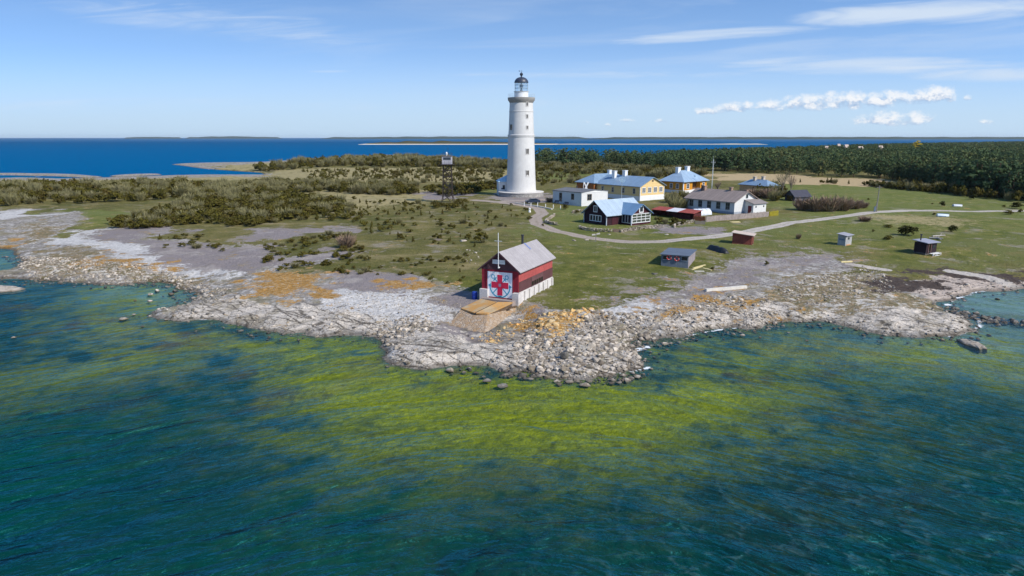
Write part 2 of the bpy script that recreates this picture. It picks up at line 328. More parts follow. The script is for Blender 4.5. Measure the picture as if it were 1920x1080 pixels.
def ground_material():
    m, k, out = mat_new('ground')
    p = k.pos(); x, y, z = k.sep(p)
    nl = k.noise(p, .045, 4, .6); nm = k.noise(p, .33, 4, .6); ns = k.noise(p, 1.6, 4, .65); nf = k.noise(p, 6.0, 3, .6)
    def lay(col, name, newc, amp=.9, lo=.42, hi=.58, n=None):
        f = k.add(k.attr(name), k.mul(k.sub(n if n is not None else k.add(k.mul(nm, .55), k.add(k.mul(ns, .3), k.mul(nf, .15))), .5), amp*3.3))
        return k.mix(k.step(f, lo, hi), col, newc)
    # stone and pebble base
    cell = k.voro(p, 1.25, 'F1', 'Color'); cs = k.sep(cell)[0]
    cell2 = k.voro(p, 2.7, 'F1', 'Color'); cs2 = k.sep(cell2)[0]
    crack = k.voro(k.comb(k.add(x, k.mul(ns, .5)), k.add(y, k.mul(nm, 1.6)), z), .8, 'DISTANCE_TO_EDGE', 'Distance')
    stone = k.mix(cs, c(142,134,124), c(196,191,184))
    stone = k.mix(k.mul(cs2, .5), stone, c(128,121,112))
    stone = k.mix(k.step(ns, .52, .70), stone, c(108,100,86))
    stone = k.mix(k.step(nm, .56, .72), stone, c(128,122,96))
    stone = k.mix(k.mul(k.step(k.voro(p, 1.9, 'F1', 'Distance'), .5, .8), .6), stone, c(92,86,78))
    stone = k.mix(k.step(nf, .60, .75), stone, c(98,92,84))
    stone = k.mix(k.mul(k.step(k.noise(p, .21, 5, .7, .5), .50, .62), .75), stone, k.mix(ns, c(104,98,70), c(140,130,102)))
    stone = k.mix(k.mul(k.step(k.noise(k.comb(k.mul(x, .6), y, z), .42, 5, .7), .56, .66), .7), stone, c(92,86,80))
    shing = k.mix(cs2, c(172,168,162), c(206,202,196)); shing = k.mix(k.step(nf, .58, .7), shing, c(150,147,146))
    shing = k.mix(k.mul(k.step(nm, .5, .7), .5), shing, c(160,157,156))
    ledge = k.mix(k.step(nm, .35, .65), c(208,197,182), c(180,171,158)); ledge = k.mix(k.step(nf, .5, .72), ledge, c(140,130,120))
    ledge = k.mix(k.mul(k.step(k.noise(p, .23, 5, .7, .4), .52, .64), .7), ledge, c(126,116,96))
    ledge = k.mix(k.mul(k.step(crack, .045, .0), k.mul(k.step(nm, .34, .54), .85)), ledge, c(70,64,56))
    rx = k.add(k.mul(x, .82), k.mul(y, -.57)); ry = k.add(k.mul(x, .57), k.mul(y, .82))
    seam = k.voro(k.comb(k.mul(rx, .10), k.add(k.mul(ry, .62), k.mul(nm, .9)), 2.0), 1.0, 'DISTANCE_TO_EDGE')
    ledge = k.mix(k.mul(k.step(seam, .055, .01), k.mul(k.step(ns, .36, .5), .85)), ledge, c(66,60,52))
    str_ = k.noise(k.comb(k.mul(x, .25), k.mul(y, 1.3), z), 1.5, 4, .6)
    ledge = k.mix(k.mul(k.step(str_, .52, .68), .7), ledge, c(118,110,98))
    col = lay(stone, 'ledge', ledge, .7)
    col = lay(col, 'shingle', shing, .9)
    # grass
    dryn = k.add(k.mul(nl, .6), k.mul(nm, .4))
    grass = k.mix(k.step(dryn, .36, .64), c(78,80,34), c(112,104,58))
    grass = k.mix(k.step(ns, .48, .72), grass, c(70,70,32))
    grass = k.mix(k.mul(k.step(nf, .5, .75), .5), grass, c(140,130,92)); grass = k.mix(k.mul(k.step(k.noise(k.comb(k.mul(x, .5), y, z), .22, 6, .72, .5), .5, .66), .75), grass, c(142,128,90))
    lush = k.mix(k.step(nm, .36, .64), c(76,82,30), c(108,106,50)); lush = k.mix(k.step(nl, .44, .60), lush, c(98,100,54)); lush = k.mix(k.mul(k.step(k.noise(p, .11, 5, .7, .6), .52, .64), .6), lush, c(118,106,66))
    lush = k.mix(k.mul(k.step(ns, .55, .75), .6), lush, c(118,116,66)); lush = k.mix(k.mul(k.step(nf, .55, .8), .6), lush, c(60,70,26))
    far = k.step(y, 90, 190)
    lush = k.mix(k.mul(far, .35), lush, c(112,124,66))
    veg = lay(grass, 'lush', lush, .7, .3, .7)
    dry = k.mix(ns, c(128,118,76), c(172,158,118)); dry = k.mix(k.step(nm, .52, .66), dry, c(98,96,52))
    veg = lay(veg, 'dry', dry, 1.1, .35, .65)
    veg = lay(veg, 'field', k.mix(ns, c(150,130,94), c(190,168,130)), .6)
    # bare spots in the turf
    sp = k.mul(k.step(k.noise(p, .16, 6, .72, .4), .54, .66), k.step(y, 260, 150))
    veg = k.mix(k.mul(sp, .75), veg, k.mix(nf, c(120,110,90), c(158,150,138)))
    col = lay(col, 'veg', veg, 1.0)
    grav = k.mix(nf, c(112,104,102), c(154,144,142)); grav = k.mix(k.mul(k.step(k.noise(p, .14, 5, .7), .5, .62), .6), grav, c(168,160,152)); grav = k.mix(k.mul(cs2, .35), grav, c(120,112,104)); grav = k.mix(k.mul(k.step(nm, .52, .7), .6), grav, c(128,118,98))
    col = lay(col, 'gravel', grav, 1.1)
    sand = k.mix(ns, c(168,152,138), c(196,182,168)); sand = k.mix(k.step(str_, .5, .66), sand, c(140,126,116))
    col = lay(col, 'sand', sand, .5)
    oran = k.mix(k.step(ns, .35, .65), c(138,106,56), c(182,132,58)); oran = k.mix(k.step(k.add(k.mul(ns, .5), k.mul(nf, .5)), .50, .60), oran, c(158,146,122))
    moss = k.mix(k.step(ns, .36, .6), c(98,94,66), c(140,122,96)); moss = k.mix(k.step(k.noise(p, .5, 5, .7, .5), .52, .62), moss, c(196,188,176)); moss = k.mix(k.mul(k.step(nf, .52, .7), .6), moss, c(86,92,44))
    col = lay(col, 'moss', moss, 1.2)
    col = lay(col, 'orange', oran, 1.5, .45, .6)
    col = lay(col, 'dark', k.mix(ns, c(48,40,36), c(92,80,72)), 1.0)
    road = k.mix(nf, c(168,158,146), c(192,184,174)); road = k.mix(k.mul(k.step(nm, .5, .7), .5), road, c(146,136,120)); road = k.mix(k.mul(k.step(x, 44, 14), .55), road, c(142,122,108)); road = k.mix(k.mul(k.attr('verge'), k.mul(k.step(ns, .36, .6), .6)), road, c(118,112,76))
    wear = k.sub(k.attr('road'), k.mul(k.step(k.attr('road'), .9, 1.0), k.mul(k.step(nm, .48, .62), .35)))
    f = k.add(wear, k.mul(k.sub(k.add(k.mul(ns, .5), k.mul(nm, .5)), .5), 1.1)); col = k.mix(k.step(f, .38, .62), col, road)
    # wet foot of the rocks and the sea bed
    wet = k.step(z, .34, .10)
    col = k.mix(k.mul(wet, .62), col, c(70,62,52))
    al = k.add(k.attr('algae'), k.mul(k.sub(k.add(k.mul(nm, .35), k.add(k.mul(k.noise(k.comb(k.mul(x, .8), y, z), .55, 6, .72, .5), .4), k.mul(k.noise(p, .13, 4, .6, .6), .25))), .5), 4.2))
    bed = k.mix(k.step(nm, .35, .65), c(50,78,84), c(92,108,92)); bed = k.mix(k.step(k.noise(p, .12, 3, .5), .52, .64), bed, c(104,86,66))
    algc = k.mix(k.step(ns, .3, .7), c(164,160,10), c(128,130,16)); algc = k.mix(k.step(nl, .5, .62), algc, c(150,140,60))
    bed = k.mix(k.mul(k.attr('palebed'), .8), bed, k.mix(nm, c(168,190,190), c(126,150,138)))  # pale sandy bed; sky reflection in the bay also put into its colour
    bed = k.mix(k.step(al, .02, .78), bed, algc)
    bed = k.mix(k.mul(k.step(k.noise(p, .62, 5, .7, .6), .54, .66), .5), bed, k.mix(nl, c(52,60,40), c(88,76,40)))
    col = k.mix(k.step(z, .02, -.12), col, bed)
    h = k.add(k.mul(nf, .35), k.add(k.mul(ns, .9), k.mul(k.mul(cs2, k.sub(1.0, k.attr('veg'))), .25)))
    principled(k, out, col, .95, k.bump(h, .32, 1.0), .12)
    return m

def build_ground():
    rows = np.concatenate([np.linspace(16, 62, 60, endpoint=False), np.linspace(62, 132, 250, endpoint=False), np.geomspace(132, 270, 210, endpoint=False), np.geomspace(270, 700, 130, endpoint=False), np.geomspace(700, 5200, 80)])
    t = np.linspace(-1.2, 1.2, 1001)
    Y, T = np.meshgrid(rows, t, indexing='ij'); X = T*(Y+8)
    xf, yf = X.ravel(), Y.ravel()
    dd = coast_d(xf, yf); Z = hgt_d(xf, yf, dd)
    at = {n: zone_mask(xf, yf, [(q, f_*3.2) for q, f_ in P], True) for n, P in ZONES.items()}
    rd = np.zeros(xf.shape); vg = np.zeros(xf.shape)
    for pts, w in ROADS:
        pl = PG(pts, 2.6)
        d2 = np.full(xf.shape, 1e9)
        for i in range(len(pl)-1): d2 = np.minimum(d2, seg_d2(xf, yf, pl[i], pl[i+1]))
        if w > 1.5: vg = np.maximum(vg, np.clip(1-np.sqrt(d2)/.34, 0, 1))
        rd = np.maximum(rd, np.clip(.5+(w*.5+.35-np.sqrt(d2))/1.2+.35, 0, 1)*(np.sqrt(d2) < w*1.6))
    at['road'] = rd; at['verge'] = vg
    al = np.zeros(xf.shape)
    for P, fe, s in ALGAE: al = np.maximum(al, s*zone_mask(xf, yf, [(P, fe*2)], True))
    at['algae'] = al
    return grid_mesh('ground', X, Y, Z.reshape(X.shape), at, ground_material())
ground = build_ground()

def water_material():
    m, k, out = mat_new('sea_water')
    p = k.pos(); x, y, z = k.sep(p)
    # crests bend round the headland: s runs across them, x along them
    s = k.add(y, k.mul(k.math('SQRT', k.add(k.mul(x, x), 500.0)), .72))
    wz = k.noise(p, .07, 2, .5)
    s = k.add(s, k.mul(wz, 3.0))
    n1 = k.noise(k.comb(k.mul(x, .15), k.mul(s, .36), 0), 1.0, 3, .5, .5)
    n2 = k.noise(k.comb(k.mul(x, .75), k.mul(s, 1.45), 4), 1.0, 4, .55, .6)
    n3 = k.noise(p, 3.2, 2, .5)
    hgt_ = k.add(k.mul(n1, 2.3), k.add(k.mul(n2, .46), k.mul(n3, .03)))
    dep = k.attr('depth'); nor = k.bump(k.mul(hgt_, k.add(.22, k.mul(k.step(dep, .05, .7), .78))), 1.1, 1.0)
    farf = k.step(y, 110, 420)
    dep = k.attr('depth')
    big = k.noise(p, .03, 3, .5)
    body = k.mix(k.attr('blue'), c(0,60,50), c(0,60,68))
    body = k.mix(k.mul(k.step(big, .42, .62), .5), body, c(0,34,52))
    fil = k.voro(k.comb(k.add(x, k.mul(n2, 2.2)), k.add(y, k.mul(k.noise(p, .6, 3, .6), 3.0)), 0), .42, 'DISTANCE_TO_EDGE')
    body = k.mix(k.mul(k.mul(k.step(fil, .10, .0), k.step(n2, .42, .62)), k.mul(k.step(x, -6, 14), .22)), body, c(110,150,156))
    body = k.mix(farf, body, k.mix(k.step(y, 350, 3000), c(0,92,140), c(0,80,124)))  # bluer with distance: low-angle sky reflection put into the body colour
    dif = k.new('ShaderNodeBsdfDiffuse'); k.put(dif.inputs[0], body); k.put(dif.inputs[2], nor)
    tr = k.new('ShaderNodeBsdfTransparent'); tr.inputs[0].default_value = (.86, .95, .80, 1)
    lw = k.new('ShaderNodeLayerWeight'); lw.inputs[0].default_value = .5; k.put(lw.inputs[1], nor)
    frn = k.new('ShaderNodeFresnel'); frn.inputs[0].default_value = 1.33; k.put(frn.inputs[1], nor)
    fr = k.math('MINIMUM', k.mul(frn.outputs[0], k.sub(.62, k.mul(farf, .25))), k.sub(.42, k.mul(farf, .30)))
    gl = k.new('ShaderNodeBsdfGlossy'); gl.inputs['Roughness'].default_value = .3; k.put(gl.inputs[0], k.mix(k.attr('calm'), (.07, .55, .72, 1), (.75, .92, 1.0, 1))); k.put(gl.inputs['Normal'], nor)
    m1 = k.new('ShaderNodeMixShader'); k.put(m1.inputs[0], dep); k.l.new(tr.outputs[0], m1.inputs[1]); k.l.new(dif.outputs[0], m1.inputs[2])
    m2 = k.new('ShaderNodeMixShader'); k.put(m2.inputs[0], fr); k.l.new(m1.outputs[0], m2.inputs[1]); k.l.new(gl.outputs[0], m2.inputs[2])
    fo = k.new('ShaderNodeBsdfDiffuse'); fo.inputs[0].default_value = (.8, .82, .82, 1)
    ff = k.mul(k.step(k.add(k.attr('foam'), k.mul(k.sub(k.noise(p, .7, 5, .75), .5), 3.4)), .72, .95), k.step(k.attr('foam'), .05, .25))
    m3 = k.new('ShaderNodeMixShader'); k.put(m3.inputs[0], k.mul(ff, .85)); k.l.new(m2.outputs[0], m3.inputs[1]); k.l.new(fo.outputs[0], m3.inputs[2])
    k.l.new(m3.outputs[0], out.inputs[0])
    return m
FOAM = [([(1192,657),(1215,650),(1240,645)], .9), ([(1250,637),(1330,621),(1400,613),(1440,607)], .45), ([(1110,703),(1160,699),(1215,690)], .6), ([(1780,632),(1838,612),(1836,602)], .6),
        ([(1775,572),(1790,560),(1830,547),(1870,543)], .8), ([(290,586),(300,593),(400,601)], .3), ([(380,316),(430,320)], 1.2), ([(0,328.5),(160,332),(190,334)], 1.5), ([(325,309),(400,307)], 1.5)]
def build_sea():
    rows = np.concatenate([np.linspace(8, 60, 70, endpoint=False), np.linspace(60, 130, 230, endpoint=False), np.geomspace(130, 1200, 110, endpoint=False), np.geomspace(1200, 60000, 40)])
    t = np.linspace(-1.5, 1.5, 501)
    Y, T = np.meshgrid(rows, t, indexing='ij'); X = T*(Y+12)
    x, y = X.ravel(), Y.ravel()
    dd = coast_d(x, y)
    de = np.maximum(-dd, 0)
    dep = 1-np.exp(-de*.055/1.15)
    alg = np.zeros(x.shape)
    for P, fe, s in ALGAE: alg = np.maximum(alg, s*zone_mask(x, y, [(P, fe*3)], True))
    dep = np.clip(dep+.12*(fbm(x, y, .06, 3)-.5)-.50*alg*np.clip((y-28)/15, 0, 1), .04, .95)
    pb = zone_mask(x, y, ZONES['palebed']); dep = np.where(pb > 0, np.minimum(dep, np.maximum(.12, dep*(1-.75*pb))), dep)
    dep = np.where(y > 280, np.maximum(dep, .96), dep)
    blue = np.clip(.42+(y-62)/30+(np.abs(x)-12)/60*(x > 0)+(fbm(x, y, .05, 8)-.5)*.8, 0, 1)
    fm = np.zeros(x.shape)
    for pts, w in FOAM:
        pl = P0(pts); d2 = np.full(x.shape, 1e9)
        for i in range(len(pl)-1): d2 = np.minimum(d2, seg_d2(x, y, pl[i], pl[i+1]))
        fm = np.maximum(fm, np.clip(1-np.sqrt(d2)/w/1.1, 0, 1))
    return grid_mesh('sea', X, Y, X*0, {'depth': dep, 'blue': blue, 'foam': fm, 'calm': zone_mask(x, y, [(P0([(1770,575),(1780,560),(1830,547),(2000,545),(2000,600),(1860,598)]), 1.5), (P0([(1700,640),(1850,606),(2000,600),(2000,700),(1860,680)]), 9)])}, water_material())
sea = build_sea()

# ------------------------------------------------------------------ building kit
class MB:
    def __init__(s): s.v = []; s.f = []
    def add(s, vs, fs):
        o = len(s.v); s.v += [tuple(q) for q in vs]; s.f += [tuple(i+o for i in f) for f in fs]; return s
    def box(s, x0, x1, y0, y1, z0, z1):
        if x0 > x1: x0, x1 = x1, x0
        if y0 > y1: y0, y1 = y1, y0
        return s.add([(x0,y0,z0),(x1,y0,z0),(x1,y1,z0),(x0,y1,z0),(x0,y0,z1),(x1,y0,z1),(x1,y1,z1),(x0,y1,z1)],
                     [(3,2,1,0),(4,5,6,7),(0,1,5,4),(1,2,6,5),(2,3,7,6),(3,0,4,7)])
    def hexa(s, a, b):
        """solid between two quads given in matching order"""
        return s.add(list(a)+list(b), [(3,2,1,0),(4,5,6,7),(0,1,5,4),(1,2,6,5),(2,3,7,6),(3,0,4,7)])
    def slab(s, q, t):
        """quad thickened downwards by t"""
        return s.hexa([(x,y,z-t) for x,y,z in q], q)
    def prism(s, pts, p0, p1):
        """polygon pts in a plane, swept by function p0/p1 -> 3d"""
        n = len(pts); a = [p0(*q) for q in pts]; b = [p1(*q) for q in pts]
        return s.add(a+b, [tuple(range(n))[::-1], tuple(range(n, 2*n))]+[(i, (i+1) % n, n+(i+1) % n, n+i) for i in range(n)])
    def tube(s, a, b, r0, r1=None, n=8):
        r1 = r0 if r1 is None else r1
        a = Vector(a); b = Vector(b); d_ = (b-a).normalized(); t = d_.orthogonal().normalized(); w = d_.cross(t)
        vs = [tuple(a+(t*math.cos(i*2*math.pi/n)+w*math.sin(i*2*math.pi/n))*r0) for i in range(n)]+[tuple(b+(t*math.cos(i*2*math.pi/n)+w*math.sin(i*2*math.pi/n))*r1) for i in range(n)]
        return s.add(vs, [tuple(range(n))[::-1], tuple(range(n, 2*n))]+[(i, (i+1) % n, n+(i+1) % n, n+i) for i in range(n)])
    def bar(s, a, b, w=.06):
        return s.tube(a, b, w*.7, n=4)
    def lathe(s, prof, n=48, cx=0, cy=0, caps=True):
        vs = [(cx+r*math.cos(2*math.pi*i/n), cy+r*math.sin(2*math.pi*i/n), z) for r, z in prof for i in range(n)]
        fs = [(j*n+i, j*n+(i+1) % n, (j+1)*n+(i+1) % n, (j+1)*n+i) for j in range(len(prof)-1) for i in range(n)]
        if caps: fs += [tuple(range(n))[::-1], tuple(range((len(prof)-1)*n, len(prof)*n))]
        return s.add(vs, fs)
    def build(s, name, mat, parent=None, smooth=False):
        me = bpy.data.meshes.new(name); me.from_pydata(s.v, [], s.f); me.update()
        if smooth:
            me.polygons.foreach_set('use_smooth', np.ones(len(me.polygons), bool))
            try: me.set_sharp_from_angle(angle=math.radians(38))
            except Exception: pass
        me.materials.append(mat)
        o = bpy.data.objects.new(name, me); COL.objects.link(o)
        if parent is not None: o.parent = parent
        return o
def empty(name, loc, rz, label, cat, group=None):
    o = bpy.data.objects.new(name, None); COL.objects.link(o); o.location = loc; o.rotation_euler = (0, 0, rz)
    o.empty_display_size = .2; return tag(o, label, cat, group)
def tag(o, label, cat, group=None):
    o['label'] = label; o['category'] = cat
    if group: o['group'] = group
    return o

_mc = {}
def paint(name, col, rough=.7, var=.12, sc=1.2, bump=0.0, planks=None, metal=0.0, spec=.3, streak=0.0):
    """painted or weathered surface: base colour, broken by noise; planks = (axis, width) adds board joints"""
    if name in _mc: return _mc[name]
    m, k, out = mat_new(name)
    oc = k.new('ShaderNodeTexCoord').outputs['Object']
    x, y, z = k.sep(oc)
    n = k.noise(oc, sc, 5, .65); n2 = k.noise(oc, sc*6, 3, .6)
    f = k.add(k.mul(n, .65), k.mul(n2, .35))
    lo = tuple(v*(1-var*1.6) for v in col[:3])+(1,); hi = tuple(min(1, v*(1+var)) for v in col[:3])+(1,)
    cc = k.mix(k.step(f, .3, .7), lo, hi)
    if streak:
        st = k.noise(k.comb(k.mul(x, 3), k.mul(y, 3), k.mul(z, .35)), 1.0, 4, .6)
        cc = k.mix(k.mul(k.step(st, .52, .72), streak), cc, tuple(v*.55 for v in col[:3])+(1,))
    hb = k.mul(n2, .3)
    if planks:
        ax, w = planks
        cpos = {'x': x, 'y': y, 'z': z, 'xy': k.add(x, y)}[ax]
        q = k.math('FRACT', k.mul(cpos, 1/w)); e = k.math('ABSOLUTE', k.sub(q, .5))
        idx = k.math('FLOOR', k.mul(cpos, 1/w)); rnd = k.noise(k.comb(idx, 3.3, 1.1), 7.7, 0)
        cc = k.mix(k.mul(k.step(rnd, .35, .65), .28), cc, tuple(v*.7 for v in col[:3])+(1,))
        g = k.step(e, .43, .5); cc = k.mix(k.mul(g, .55), cc, tuple(v*.3 for v in col[:3])+(1,))
        hb = k.sub(hb, g)
    principled(k, out, cc, rough, k.bump(hb, .03, .6) if (planks or bump) else None, spec, metal)
    _mc[name] = m; return m
def stone_mat(name, a, b_, sc=2.2, gap=.5):
    if name in _mc: return _mc[name]
    m, k, out = mat_new(name); oc = k.new('ShaderNodeTexCoord').outputs['Object']
    cell = k.sep(k.voro(oc, sc, 'F1', 'Color'))[0]; n = k.noise(oc, sc*3, 4, .65)
    e = k.voro(oc, sc, 'DISTANCE_TO_EDGE')
    cc = k.mix(cell, a, b_); cc = k.mix(k.mul(k.step(n, .5, .72), .6), cc, tuple(v*.6 for v in a[:3])+(1,))
    cc = k.mix(k.mul(k.step(e, .08, .0), gap), cc, tuple(v*.3 for v in a[:3])+(1,))
    principled(k, out, cc, .9, k.bump(k.add(k.mul(k.step(e, 0, .15), 1), n), .06, .7), .15)
    _mc[name] = m; return m
def glass(name='window_glass', col=(.02, .03, .04, 1)):
    if name in _mc: return _mc[name]
    m, k, out = mat_new(name); principled(k, out, col, .08, None, .6); _mc[name] = m; return m

WHITE = paint('white_limewash', c(206,206,204), .8, .06, .5, streak=.10)
WTRIM = paint('white_trim', c(222,222,220), .6, .05)
LEAFDARK = None

def frame_at(u, v, uL, uR, a):
    """ground point of the near corner and the lengths of its two sides, a = heading of the right-hand side"""
    x0, y0, z0 = G(u, v); cp, sp = math.cos(PITCH), math.sin(PITCH); cc = (H-z0)*sp
    def ln(t, ang):
        ca, sa = math.cos(ang), math.sin(ang); k_ = (t-960)/F
        return (k_*(y0*cp+cc)-x0)/(ca-k_*sa*cp)
    return (x0, y0, z0), ln(uR, a), ln(uL, a+math.pi/2)
def z_at(v, y):
    dy = (540-v)/F
    return H+y*(-math.sin(PITCH)+dy*math.cos(PITCH))/(math.cos(PITCH)+dy*math.sin(PITCH))

# faces: 'R' looks to -Y (right-hand side seen from the sea), 'L' looks to -X
def fp(face, off, s_, z, d_):
    return (s_, off-d_, z) if face == 'R' else (off-d_, s_, z)
def fbox(mb, face, off, s0, s1, z0, z1, d0, d1):
    p = fp(face, off, s0, z0, d0); q = fp(face, off, s1, z1, d1)
    return mb.box(p[0], q[0], p[1], q[1], p[2], q[2])
def window(par, face, off, s0, s1, z0, z1, frame=WTRIM, cols=2, rws=2, fw=.09, name='window', gm=None, mw=.05):
    mb = MB()
    fbox(mb, face, off, s0-fw, s1+fw, z1, z1+fw, -.02, .06); fbox(mb, face, off, s0-fw, s1+fw, z0-fw, z0, -.02, .09)
    fbox(mb, face, off, s0-fw, s0, z0, z1, -.02, .06); fbox(mb, face, off, s1, s1+fw, z0, z1, -.02, .06)
    for i in range(1, cols):
        q = s0+(s1-s0)*i/cols; fbox(mb, face, off, q-mw/2, q+mw/2, z0, z1, -.01, .05)
    for i in range(1, rws):
        q = z0+(z1-z0)*i/rws; fbox(mb, face, off, s0, s1, q-mw/2, q+mw/2, -.008, .045)
    w = mb.build(name, frame, par)
    g = MB(); fbox(g, face, off, s0, s1, z0, z1, -.03, .022); g.build('pane', gm or glass(), w)
    return w
def gable_wall(mb, X0, X1, Y0, Y1, z0, ze, zr, axis):
    if axis == 'Y':
        pts = [(X0, z0), (X1, z0), (X1, ze), ((X0+X1)/2, zr), (X0, ze)]
        mb.prism(pts, lambda a, b: (a, Y1, b), lambda a, b: (a, Y0, b))
    else:
        pts = [(Y0, z0), (Y1, z0), (Y1, ze), ((Y0+Y1)/2, zr), (Y0, ze)]
        mb.prism(pts, lambda a, b: (X0, a, b), lambda a, b: (X1, a, b))
    return mb
def gable_roof(mb, X0, X1, Y0, Y1, ze, zr, axis, ov=.4, t=.14, lift=.16):
    m_ = (zr-ze)/((X1-X0)/2 if axis == 'Y' else (Y1-Y0)/2)
    if axis == 'Y':
        xm = (X0+X1)/2; e = ze+lift-m_*ov
        mb.slab([(X0-ov, Y0-ov, e), (xm, Y0-ov, zr+lift), (xm, Y1+ov, zr+lift), (X0-ov, Y1+ov, e)], t)
        mb.slab([(xm, Y0-ov, zr+lift), (X1+ov, Y0-ov, e), (X1+ov, Y1+ov, e), (xm, Y1+ov, zr+lift)], t)
    else:
        ym = (Y0+Y1)/2; e = ze+lift-m_*ov
        mb.slab([(X0-ov, Y0-ov, e), (X1+ov, Y0-ov, e), (X1+ov, ym, zr+lift), (X0-ov, ym, zr+lift)], t)
        mb.slab([(X0-ov, ym, zr+lift), (X1+ov, ym, zr+lift), (X1+ov, Y1+ov, e), (X0-ov, Y1+ov, e)], t)
    return mb
def hip_roof(mb, X0, X1, Y0, Y1, ze, zr, axis, ov=.5, t=.14):
    X0 -= ov; X1 += ov; Y0 -= ov; Y1 += ov
    if axis == 'X':
        h = (Y1-Y0)/2; A = (X0+h, (Y0+Y1)/2, zr); B = (X1-h, (Y0+Y1)/2, zr)
        if A[0] > B[0]: A = B = ((X0+X1)/2, (Y0+Y1)/2, zr); B = (A[0]+.01, A[1], zr)
    else:
        h = (X1-X0)/2; A = ((X0+X1)/2, Y0+h, zr); B = ((X0+X1)/2, Y1-h, zr)
        if A[1] > B[1]: A = ((X0+X1)/2, (Y0+Y1)/2, zr); B = (A[0], A[1]+.01, zr)
    lo = [(X0,Y0,ze-t),(X1,Y0,ze-t),(X1,Y1,ze-t),(X0,Y1,ze-t)]; e = [(X0,Y0,ze),(X1,Y0,ze),(X1,Y1,ze),(X0,Y1,ze)]
    if axis == 'X': fs = [(4,5,9,8),(5,6,9),(6,7,8,9),(7,4,8)]
    else: fs = [(4,5,8),(5,6,9,8),(6,7,9),(7,4,8,9)]
    return mb.add(lo+e+[A, B], [(3,2,1,0),(0,1,5,4),(1,2,6,5),(2,3,7,6),(3,0,4,7)]+fs)
def chimney(par, x, y, z0, z1, w=.7, mat=None, l=None):
    mb = MB(); l = l or w
    mb.box(x-w/2, x+w/2, y-l/2, y+l/2, z0, z1-.18); mb.box(x-w/2-.1, x+w/2+.1, y-l/2-.1, y+l/2+.1, z1-.18, z1)
    return mb.build('chimney', mat or WTRIM, par)
def metal_roof(name, col, ax, w=.55, rough=.45, var=.08):
    return paint(name, col, rough, var, .6, planks=(ax, w), metal=.0, spec=.5)

